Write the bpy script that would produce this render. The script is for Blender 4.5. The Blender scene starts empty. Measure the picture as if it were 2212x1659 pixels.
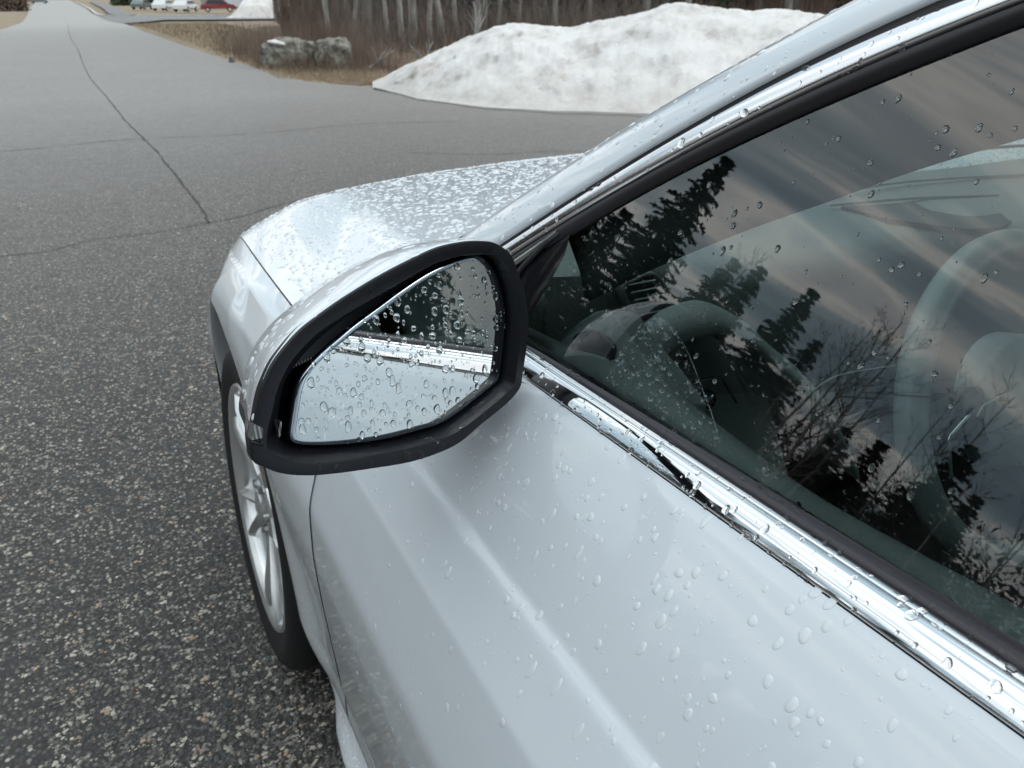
import bpy, bmesh, math, random
import numpy as np
from mathutils import Vector, Matrix
from math import radians, sin, cos, pi, sqrt, exp, hypot, atan2

# ---------------------------------------------------------------- camera, sky, sun, exposure
S = bpy.context.scene
COL = S.collection
cam_d = bpy.data.cameras.new('camera'); cam = bpy.data.objects.new('camera', cam_d); COL.objects.link(cam)
S.camera = cam
cam_d.sensor_width = 36.0; cam_d.lens = 36.0 * 1650 / 2212
cam_d.clip_start = 0.01; cam_d.clip_end = 3000
cam.location = (0, 0, 1.16)
cam.rotation_euler = (radians(90 - 27.0), 0, radians(-28.0))
cam_d.dof.use_dof = True; cam_d.dof.focus_distance = 0.46; cam_d.dof.aperture_fstop = 22.0

EXPOSURE = 0.36
S.view_settings.view_transform = 'Standard'; S.view_settings.look = 'None'
S.view_settings.exposure = EXPOSURE; S.view_settings.gamma = 1; S.view_settings.use_curve_mapping = False
S.cycles.max_bounces = 14; S.cycles.transparent_max_bounces = 24; S.cycles.transmission_bounces = 10
S.cycles.glossy_bounces = 6; S.cycles.diffuse_bounces = 3
S.cycles.use_denoising = True

SUN_EL, SUN_AZ = radians(38), radians(150)      # azimuth measured from +Y towards +X
w = bpy.data.worlds.new('World'); S.world = w; w.use_nodes = True
nt = w.node_tree; nt.nodes.clear(); N = nt.nodes.new; K = nt.links.new
out = N('ShaderNodeOutputWorld'); bg = N('ShaderNodeBackground'); bg.inputs[1].default_value = 0.1
sky = N('ShaderNodeTexSky'); sky.sky_type = 'NISHITA'; sky.sun_disc = False
sky.sun_elevation = SUN_EL; sky.sun_rotation = SUN_AZ; sky.air_density = 1.0; sky.dust_density = 1.0
tc = N('ShaderNodeTexCoord')
sep = N('ShaderNodeSeparateXYZ'); K(tc.outputs['Generated'], sep.inputs[0])
zc = N('ShaderNodeMath'); zc.operation = 'MAXIMUM'; zc.inputs[1].default_value = 0.0; K(sep.outputs[2], zc.inputs[0])
za = N('ShaderNodeMath'); za.operation = 'ADD'; za.inputs[1].default_value = 0.12; K(zc.outputs[0], za.inputs[0])
dx = N('ShaderNodeMath'); dx.operation = 'DIVIDE'; K(sep.outputs[0], dx.inputs[0]); K(za.outputs[0], dx.inputs[1])
dy = N('ShaderNodeMath'); dy.operation = 'DIVIDE'; K(sep.outputs[1], dy.inputs[0]); K(za.outputs[0], dy.inputs[1])
cb = N('ShaderNodeCombineXYZ'); K(dx.outputs[0], cb.inputs[0]); K(dy.outputs[0], cb.inputs[1])
mr_ = N('ShaderNodeMapping'); mr_.inputs['Rotation'].default_value = (0, 0, radians(-58)); K(cb.outputs[0], mr_.inputs[0])
mp = N('ShaderNodeMapping'); mp.inputs['Scale'].default_value = (0.34, 1.25, 1)
K(mr_.outputs[0], mp.inputs[0])
n1 = N('ShaderNodeTexNoise'); n1.inputs['Scale'].default_value = 1.9; n1.inputs['Detail'].default_value = 5; n1.inputs['Roughness'].default_value = .52
n1.inputs['Distortion'].default_value = .6
K(mp.outputs[0], n1.inputs['Vector'])
rp = N('ShaderNodeValToRGB'); K(n1.outputs[0], rp.inputs[0])
e = rp.color_ramp.elements
e[0].position = .33; e[0].color = (3.0, 4.1, 4.8, 1)
e[1].position = .72; e[1].color = (9.4, 9.2, 8.9, 1)
for p_, c_ in ((.43, (4.3, 5.5, 6.2, 1)), (.50, (6.7, 7.6, 8.0, 1)), (.555, (13.0, 12.9, 12.2, 1)), (.61, (8.2, 8.5, 8.9, 1))):
    q = rp.color_ramp.elements.new(p_); q.color = c_
# an overcast sky brightens towards the zenith
gr = N('ShaderNodeMapRange'); gr.inputs[1].default_value = 0.0; gr.inputs[2].default_value = 0.9
gr.inputs[3].default_value = 0.90; gr.inputs[4].default_value = 1.40; K(sep.outputs[2], gr.inputs[0])
mg = N('ShaderNodeVectorMath'); mg.operation = 'SCALE'; K(rp.outputs[0], mg.inputs[0]); K(gr.outputs[0], mg.inputs[3])
mx = N('ShaderNodeMix'); mx.data_type = 'RGBA'; mx.inputs[0].default_value = 0.94
K(sky.outputs[0], mx.inputs[6]); K(mg.outputs[0], mx.inputs[7]); K(mx.outputs[2], bg.inputs[0]); K(bg.outputs[0], out.inputs[0])

sun_d = bpy.data.lights.new('sun', 'SUN'); sun_d.energy = 0.6; sun_d.angle = radians(25); sun_d.color = (1, .97, .93)
sun = bpy.data.objects.new('sun', sun_d); COL.objects.link(sun)
sd = Vector((sin(SUN_AZ) * cos(SUN_EL), cos(SUN_AZ) * cos(SUN_EL), sin(SUN_EL)))
sun.rotation_euler = (-sd).to_track_quat('-Z', 'Y').to_euler()
sun.location = (0, 0, 20)

R = random.Random(7)

# ---------------------------------------------------------------- materials
def mat(name, base=(.5, .5, .5), rough=.5, metal=0., coat=0., coat_rough=.03, spec=.5, ior=1.5, trans=0.):
    m = bpy.data.materials.new(name); m.use_nodes = True
    b = m.node_tree.nodes['Principled BSDF']
    b.inputs['Base Color'].default_value = (*base, 1); b.inputs['Roughness'].default_value = rough
    b.inputs['Metallic'].default_value = metal; b.inputs['Coat Weight'].default_value = coat
    b.inputs['Coat Roughness'].default_value = coat_rough; b.inputs['Specular IOR Level'].default_value = spec
    b.inputs['IOR'].default_value = ior; b.inputs['Transmission Weight'].default_value = trans
    return m
def nodes(m): return m.node_tree, m.node_tree.nodes['Principled BSDF']
def coords(t, scale=(1, 1, 1), rot=(0, 0, 0)):
    g = t.nodes.new('ShaderNodeNewGeometry'); v = t.nodes.new('ShaderNodeMapping')
    v.inputs['Scale'].default_value = scale; v.inputs['Rotation'].default_value = rot
    t.links.new(g.outputs['Position'], v.inputs[0]); return v.outputs[0]
def noise(t, vec, scale, detail=4, rough=.55, dist=0.):
    n = t.nodes.new('ShaderNodeTexNoise'); n.inputs['Scale'].default_value = scale; n.inputs['Detail'].default_value = detail
    n.inputs['Roughness'].default_value = rough; n.inputs['Distortion'].default_value = dist
    if vec: t.links.new(vec, n.inputs['Vector'])
    return n.outputs[0]
def ramp(t, fac, stops, interp='LINEAR'):
    r = t.nodes.new('ShaderNodeValToRGB'); r.color_ramp.interpolation = interp
    el = r.color_ramp.elements
    el[0].position, el[0].color = stops[0][0], (*stops[0][1], 1)
    el[1].position, el[1].color = stops[-1][0], (*stops[-1][1], 1)
    for p, c in stops[1:-1]:
        q = el.new(p); q.color = (*c, 1)
    t.links.new(fac, r.inputs[0]); return r.outputs[0]
def bump(t, b, h, strength, dist=.01):
    n = t.nodes.new('ShaderNodeBump'); n.inputs['Strength'].default_value = strength; n.inputs['Distance'].default_value = dist
    t.links.new(h, n.inputs['Height']); t.links.new(n.outputs[0], b.inputs['Normal']); return n
def mixc(t, fac, a, b, mode='MIX'):
    m = t.nodes.new('ShaderNodeMix'); m.data_type = 'RGBA'; m.blend_type = mode
    for k, v in ((0, fac), (6, a), (7, b)):
        if isinstance(v, (int, float)): m.inputs[k].default_value = v
        elif isinstance(v, tuple): m.inputs[k].default_value = (*v, 1)
        else: t.links.new(v, m.inputs[k])
    return m.outputs[2]
def varied(name, c1, c2, scale, rough=.8, bs=.0, bd=.01, stretch=(1, 1, 1), **kw):
    m = mat(name, c1, rough, **kw); t, b = nodes(m); v = coords(t, stretch)
    n = noise(t, v, scale, 6)
    t.links.new(ramp(t, n, [(.35, c1), (.68, c2)]), b.inputs['Base Color'])
    if bs: bump(t, b, n, bs, bd)
    return m

# white paint with fine road film on the lower flanks
M_paint = mat('white_paint', (.67, .72, .775), .30, coat=1.0, coat_rough=.015, spec=.5)
t, b = nodes(M_paint); v = coords(t)
g_ = t.nodes.new('ShaderNodeNewGeometry'); sp_ = t.nodes.new('ShaderNodeSeparateXYZ'); t.links.new(g_.outputs['Position'], sp_.inputs[0])
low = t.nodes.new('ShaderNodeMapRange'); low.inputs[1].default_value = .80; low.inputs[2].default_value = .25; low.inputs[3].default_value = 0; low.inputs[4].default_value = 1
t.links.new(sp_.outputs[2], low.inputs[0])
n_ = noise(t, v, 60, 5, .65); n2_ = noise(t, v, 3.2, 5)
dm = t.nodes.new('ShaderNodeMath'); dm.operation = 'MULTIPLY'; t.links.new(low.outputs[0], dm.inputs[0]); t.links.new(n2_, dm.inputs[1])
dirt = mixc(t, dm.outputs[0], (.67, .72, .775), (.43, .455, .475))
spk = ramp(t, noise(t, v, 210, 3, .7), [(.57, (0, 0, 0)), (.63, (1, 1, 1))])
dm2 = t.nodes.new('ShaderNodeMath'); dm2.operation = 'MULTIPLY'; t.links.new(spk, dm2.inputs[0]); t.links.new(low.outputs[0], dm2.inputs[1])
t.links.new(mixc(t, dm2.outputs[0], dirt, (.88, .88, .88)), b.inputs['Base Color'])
rr_ = t.nodes.new('ShaderNodeMapRange'); rr_.inputs[3].default_value = .012; rr_.inputs[4].default_value = .22; t.links.new(dm.outputs[0], rr_.inputs[0]); t.links.new(rr_.outputs[0], b.inputs['Coat Roughness'])

M_chrome = mat('satin_chrome', (.83, .83, .84), .045, 1.0)
M_satin = mat('satin_chrome_broad', (.80, .805, .825), .17, 1.0)
M_black = mat('black_plastic', (.016, .017, .021), .42)
t, b = nodes(M_black); bump(t, b, noise(t, coords(t), 1800, 2), .10, .0004)
M_bezel = mat('grained_black_plastic', (.008, .0085, .012), .40, spec=.32)
t, b = nodes(M_bezel); bump(t, b, noise(t, coords(t), 2600, 2), .12, .0003)
M_gloss = mat('gloss_black', (.008, .008, .010), .08)
M_rubber = mat('black_rubber', (.018, .016, .020), .55)
M_wetrubber = mat('wet_rubber_seal', (.022, .019, .026), .30)
t, b = nodes(M_wetrubber); bump(t, b, noise(t, coords(t, (1, .35, 1)), 420, 2), .35, .0006)
M_tyre = mat('tyre_rubber', (.014, .014, .015), .62, spec=.25)
M_alloy = mat('silver_alloy', (.66, .67, .68), .26, .85, coat=.6)
M_dark = mat('dark_liner', (.008, .008, .008), .9)
M_mirror = mat('mirror_silver', (.80, .84, .845), .0, 1.0)
M_mirror_edge = mat('blue_tinted_mirror', (.66, .76, .84), .03, 1.0)
M_leather = mat('grey_grained_trim', (.25, .278, .278), .5)
t, b = nodes(M_leather); vo = t.nodes.new('ShaderNodeTexVoronoi'); vo.inputs['Scale'].default_value = 480; t.links.new(coords(t), vo.inputs['Vector']); bump(t, b, vo.outputs[0], .5, .0006)
M_headline = mat('dark_headlining', (.03, .034, .036), .9)
M_lining = mat('grey_seam_filler', (.30, .32, .335), .7)
M_trim = mat('brushed_trim', (.55, .58, .58), .2, 1.0)
M_lens = mat('clear_lens', (.22, .225, .23), .10, .35, trans=.3, ior=1.45)
t, b = nodes(M_lens); wv = t.nodes.new('ShaderNodeTexWave'); wv.inputs['Scale'].default_value = 130; t.links.new(coords(t, (1, 1, 0.2)), wv.inputs['Vector']); bump(t, b, wv.outputs[0], .6, .001)
M_water = mat('water', (1, 1, 1), .0, trans=1.0, ior=1.33)
# a drop on white paint: light comes back up through it, so it shades like the paint with its own curvature
M_bead = mat('water_on_paint', (.70, .745, .79), .25, coat=1.0, coat_rough=.0)

def thin_glass(name, tint, f0=1.5, boost=1.0):
    m = bpy.data.materials.new(name); m.use_nodes = True; t = m.node_tree; t.nodes.clear()
    o = t.nodes.new('ShaderNodeOutputMaterial'); tr = t.nodes.new('ShaderNodeBsdfTransparent'); gl = t.nodes.new('ShaderNodeBsdfGlossy')
    tr.inputs[0].default_value = (*tint, 1); gl.inputs['Roughness'].default_value = 0.0; gl.inputs[0].default_value = (1, 1, 1, 1)
    fr = t.nodes.new('ShaderNodeFresnel'); fr.inputs[0].default_value = f0
    mu = t.nodes.new('ShaderNodeMath'); mu.operation = 'MULTIPLY'; mu.inputs[1].default_value = boost; mu.use_clamp = True
    ms = t.nodes.new('ShaderNodeMixShader')
    t.links.new(fr.outputs[0], mu.inputs[0]); t.links.new(mu.outputs[0], ms.inputs[0]); t.links.new(tr.outputs[0], ms.inputs[1]); t.links.new(gl.outputs[0], ms.inputs[2])
    t.links.new(ms.outputs[0], o.inputs[0]); return m
M_sideglass = thin_glass('tinted_side_glass', (.78, .88, .865), 1.5, 2.2)   # two faces of the pane reflect
M_screen = thin_glass('windscreen_glass', (.80, .88, .84), 1.5, 1.8)

# asphalt: stones in a dark binder
M_asphalt = mat('asphalt', (.07, .07, .07), .75); t, b = nodes(M_asphalt)
v = coords(t)
vo = t.nodes.new('ShaderNodeTexVoronoi'); vo.inputs['Scale'].default_value = 120; t.links.new(v, vo.inputs['Vector'])
vc = t.nodes.new('ShaderNodeSeparateColor'); t.links.new(vo.outputs['Color'], vc.inputs[0])
stone = ramp(t, vc.outputs[0], [(0, (.030, .029, .028)), (.45, (.062, .058, .055)), (.74, (.12, .110, .100)), (.90, (.27, .245, .21)), (.975, (.46, .42, .37)), (1, (.28, .18, .11))])
edge = ramp(t, vo.outputs['Distance'], [(.38, (1, 1, 1)), (.62, (0, 0, 0))])
near = mixc(t, edge, (.030, .028, .027), stone)
big = noise(t, v, .8, 4); med = noise(t, v, 9, 5, .7)
tone = mixc(t, big, (.27, .253, .243), (.40, .379, .365))
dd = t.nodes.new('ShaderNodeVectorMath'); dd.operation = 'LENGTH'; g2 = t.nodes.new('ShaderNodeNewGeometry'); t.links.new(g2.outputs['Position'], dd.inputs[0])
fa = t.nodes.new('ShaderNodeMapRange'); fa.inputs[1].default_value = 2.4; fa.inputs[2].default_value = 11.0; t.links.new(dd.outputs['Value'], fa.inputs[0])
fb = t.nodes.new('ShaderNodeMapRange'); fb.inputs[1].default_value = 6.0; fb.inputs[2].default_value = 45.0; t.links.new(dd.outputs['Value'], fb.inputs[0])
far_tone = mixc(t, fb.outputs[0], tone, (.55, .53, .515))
# paler with distance: the far road's grazing sheen is mixed into the colour
sheen_tone = mixc(t, fa.outputs[0], near, mixc(t, .55, far_tone, mixc(t, .25, stone, far_tone)))
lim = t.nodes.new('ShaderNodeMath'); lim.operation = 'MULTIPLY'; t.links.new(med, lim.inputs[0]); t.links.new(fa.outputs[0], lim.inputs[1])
t.links.new(mixc(t, lim.outputs[0], sheen_tone, mixc(t, .35, sheen_tone, (.17, .158, .150))), b.inputs['Base Color'])
bp = bump(t, b, vo.outputs['Distance'], .8, .004); bp.invert = True
rg = t.nodes.new('ShaderNodeMapRange'); rg.inputs[3].default_value = .42; rg.inputs[4].default_value = .85; t.links.new(med, rg.inputs[0]); t.links.new(rg.outputs[0], b.inputs['Roughness'])

M_wet = mat('wet_asphalt', (.035, .034, .034), .22)
M_stone = mat('aggregate_stone', (.2, .19, .17), .5); t, b = nodes(M_stone)
vo = t.nodes.new('ShaderNodeTexVoronoi'); vo.inputs['Scale'].default_value = 70; t.links.new(coords(t), vo.inputs['Vector'])
vc = t.nodes.new('ShaderNodeSeparateColor'); t.links.new(vo.outputs['Color'], vc.inputs[0])
t.links.new(ramp(t, vc.outputs[0], [(0, (.035, .034, .033)), (.40, (.075, .071, .068)), (.62, (.14, .128, .115)), (.80, (.30, .27, .225)), (.92, (.52, .48, .41)), (.965, (.36, .22, .13)), (1, (.68, .65, .59))]), b.inputs['Base Color'])
M_crack = mat('tar_crack', (.06, .056, .052), .9)
M_twiggrey = varied('grey_brush', (.12, .105, .095), (.27, .25, .235), 1.2, .95)
M_grass = varied('dry_grass', (.20, .155, .105), (.34, .265, .18), 1.6, .95, .6, .05)
M_blade = varied('straw', (.26, .20, .135), (.38, .30, .20), 3, .9)
M_forest = varied('leaf_litter', (.11, .075, .055), (.22, .15, .10), 2.2, .95, .8, .06)
M_brush = varied('brown_brush', (.105, .074, .058), (.22, .165, .132), 1.4, .95)
M_bark = varied('grey_bark', (.13, .125, .115), (.36, .35, .33), 5, .9, .5, .02, (1, 1, .25))
M_bark2 = varied('pale_birch_bark', (.17, .165, .155), (.42, .41, .39), 6, .85, .4, .01, (1, 1, .35))
M_twig = mat('twigs', (.075, .065, .058), .9)
M_needle = varied('conifer_needles', (.018, .034, .018), (.045, .070, .034), 2.5, .8)
M_rock = varied('granite', (.075, .072, .058), (.38, .37, .33), 5.5, .9, 1.0, .12)
M_kerb = varied('granite_kerb', (.40, .39, .38), (.55, .54, .53), 3, .8)
M_walk = varied('pavement_asphalt', (.17, .17, .175), (.23, .23, .235), 2, .85)
M_snow = mat('old_snow', (.80, .79, .78), .6); t, b = nodes(M_snow); v = coords(t)
n_ = noise(t, v, 2.4, 8, .68); n2_ = noise(t, v, 9, 6, .7)
c_ = ramp(t, n_, [(.30, (.48, .44, .40)), (.43, (.70, .675, .66)), (.55, (.80, .785, .775))])
gz = t.nodes.new('ShaderNodeNewGeometry'); sz = t.nodes.new('ShaderNodeSeparateXYZ'); t.links.new(gz.outputs['Position'], sz.inputs[0])
mr = t.nodes.new('ShaderNodeMapRange'); mr.inputs[1].default_value = .38; mr.inputs[2].default_value = .0; t.links.new(sz.outputs[2], mr.inputs[0])
mm = t.nodes.new('ShaderNodeMath'); mm.operation = 'MULTIPLY'; t.links.new(mr.outputs[0], mm.inputs[0]); t.links.new(n2_, mm.inputs[1])
spots = ramp(t, n2_, [(.30, (.42, .36, .30)), (.36, (1, 1, 1))])
c_ = mixc(t, mm.outputs[0], c_, (.45, .42, .38)); c_ = mixc(t, .55, c_, spots, 'MULTIPLY')
hs_ = t.nodes.new('ShaderNodeBrightContrast'); hs_.inputs['Bright'].default_value = .0; t.links.new(c_, hs_.inputs[0]); c_ = hs_.outputs[0]
t.links.new(c_, b.inputs['Base Color']); b.inputs['Subsurface Weight'].default_value = .0
bump(t, b, noise(t, v, 11, 8, .75), .55, .08)
M_red = mat('dark_red_paint', (.20, .012, .018), .3, coat=1)
M_carwhite = mat('frosted_white_paint', (.62, .63, .64), .5)
M_cargrey = mat('grey_green_paint', (.10, .13, .13), .3, coat=1)
M_glassdark = mat('dark_car_glass', (.02, .025, .03), .1)
M_siding = varied('pale_siding', (.50, .54, .60), (.60, .63, .68), 1, .8)
M_siding2 = varied('grey_siding', (.20, .21, .22), (.27, .28, .29), 1, .8)
M_hedge = varied('hedge_leaves', (.030, .048, .022), (.065, .085, .040), 3, .9)

# ---------------------------------------------------------------- mesh helpers
def mk(name, verts, faces, m, parent=None, smooth=True, mats=None, fm=None):
    me = bpy.data.meshes.new(name); me.from_pydata([tuple(map(float, p)) for p in verts], [], [tuple(f) for f in faces])
    me.materials.append(m)
    if mats:
        for x in mats: me.materials.append(x)
    if fm: me.polygons.foreach_set('material_index', fm)
    if smooth: me.polygons.foreach_set('use_smooth', [True] * len(me.polygons))
    me.update()
    return ob(name, me, parent)
def ob(name, me, parent=None):
    o = bpy.data.objects.new(name, me); COL.objects.link(o)
    if parent is not None:
        o.parent = parent
        p = parent; off = Vector((0, 0, 0))
        while p is not None: off += p.location; p = p.parent
        o.location = -off
    return o
def tag(o, label=None, cat=None, group=None, kind=None):
    for k, v in (('label', label), ('category', cat), ('group', group), ('kind', kind)):
        if v: o[k] = v
    return o
def empty(name, loc, label, cat, group=None, rz=0, sc=1):
    o = bpy.data.objects.new(name, None); COL.objects.link(o); o.location = loc; o.rotation_euler = (0, 0, rz); o.scale = (sc,) * 3
    o.empty_display_size = .1
    return tag(o, label, cat, group)
def child(name, me, parent):            # mesh given in the parent's own space
    o = bpy.data.objects.new(name, me); COL.objects.link(o); o.parent = parent; return o
def grid_faces(nr, nc, closed=False, flip=False):
    f = []
    for i in range(nr - 1):
        for j in range(nc if closed else nc - 1):
            a, b_ = i * nc + j, i * nc + (j + 1) % nc; c, d = b_ + nc, a + nc
            f.append((d, c, b_, a) if flip else (a, b_, c, d))
    return f
def sharpen(o, deg=32):
    bm = bmesh.new(); bm.from_mesh(o.data)
    for e_ in bm.edges:
        if len(e_.link_faces) == 2 and e_.calc_face_angle(0) > radians(deg): e_.smooth = False
    bm.to_mesh(o.data); bm.free()
def fix_normals(o, point, outward=True):
    """make faces look away from (or towards) a point"""
    bm = bmesh.new(); bm.from_mesh(o.data)
    bmesh.ops.recalc_face_normals(bm, faces=bm.faces)
    P = Vector(point); s = 0
    for f in bm.faces: s += f.normal.dot(f.calc_center_median() - P) * f.calc_area()
    if (s < 0) == outward: bmesh.ops.reverse_faces(bm, faces=bm.faces)
    bm.to_mesh(o.data); bm.free()
def sst(t):
    t = min(1., max(0., t)); return t * t * (3 - 2 * t)
def catmull(pts, n, closed=False):
    P = [np.array(p, float) for p in pts]; m = len(P); out_ = []
    segs = m if closed else m - 1
    for i in range(segs):
        p0 = P[(i - 1) % m] if closed or i > 0 else 2 * P[0] - P[1]
        p1 = P[i]; p2 = P[(i + 1) % m]
        p3 = P[(i + 2) % m] if closed or i + 2 < m else 2 * P[-1] - P[-2]
        for k in range(n):
            t_ = k / n
            out_.append(.5 * ((2 * p1) + (-p0 + p2) * t_ + (2 * p0 - 5 * p1 + 4 * p2 - p3) * t_ ** 2 + (-p0 + 3 * p1 - 3 * p2 + p3) * t_ ** 3))
    if not closed: out_.append(P[-1])
    return out_
def tube_geo(path, rad, n=8, V=None, F=None):
    V = [] if V is None else V; F = [] if F is None else F
    b0 = len(V); m = len(path)
    for i, p in enumerate(path):
        p = Vector(p); a = Vector(path[max(0, i - 1)]); c = Vector(path[min(m - 1, i + 1)]); d = (c - a).normalized()
        u = d.cross(Vector((0, 0, 1)) if abs(d.z) < .9 else Vector((1, 0, 0))).normalized(); v_ = d.cross(u)
        r = rad[i] if isinstance(rad, (list, tuple)) else rad
        for k in range(n):
            an = 2 * pi * k / n; V.append(tuple(p + (u * cos(an) + v_ * sin(an)) * r))
    for i in range(m - 1):
        for k in range(n):
            a = b0 + i * n + k; b_ = b0 + i * n + (k + 1) % n; F.append((a, b_, b_ + n, a + n))
    F.append(tuple(b0 + k for k in reversed(range(n)))); F.append(tuple(b0 + (m - 1) * n + k for k in range(n)))
    return V, F
def tube(name, path, rad, m, parent=None, n=8):
    V, F = tube_geo(path, rad, n); return mk(name, V, F, m, parent)
def box_geo(c, s, V, F, rot=None):
    b0 = len(V)
    for dx_ in (-1, 1):
        for dy_ in (-1, 1):
            for dz_ in (-1, 1):
                p = Vector((dx_ * s[0] / 2, dy_ * s[1] / 2, dz_ * s[2] / 2))
                if rot: p = rot @ p
                V.append(tuple(p + Vector(c)))
    for f in ((0, 1, 3, 2), (4, 6, 7, 5), (0, 4, 5, 1), (2, 3, 7, 6), (0, 2, 6, 4), (1, 5, 7, 3)): F.append(tuple(b0 + k for k in f))
def rev(pts, n, axis_y, axis_z, a0=0, a1=2 * pi, closed=True):
    """lathe (x, r) profile round the x axis through (y, z)"""
    V = []; nc = n if closed else n + 1
    for (x, r) in pts:
        for k in range(nc):
            a = a0 + (a1 - a0) * k / n
            V.append((x, axis_y + r * cos(a), axis_z + r * sin(a)))
    return V, grid_faces(len(pts), nc, closed)
def sweep(name, A, B, prof, nrm, m, parent):
    """strip between two 3D lines; prof = (t across, h along the normal)"""
    V = []; n = len(A)
    for (t_, h) in prof:
        for i in range(n):
            V.append(tuple(np.array(A[i]) * (1 - t_) + np.array(B[i]) * t_ + np.array(nrm[i] if isinstance(nrm, list) else nrm) * h))
    o = mk(name, V, grid_faces(len(prof), n), m, parent); return o

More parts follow.
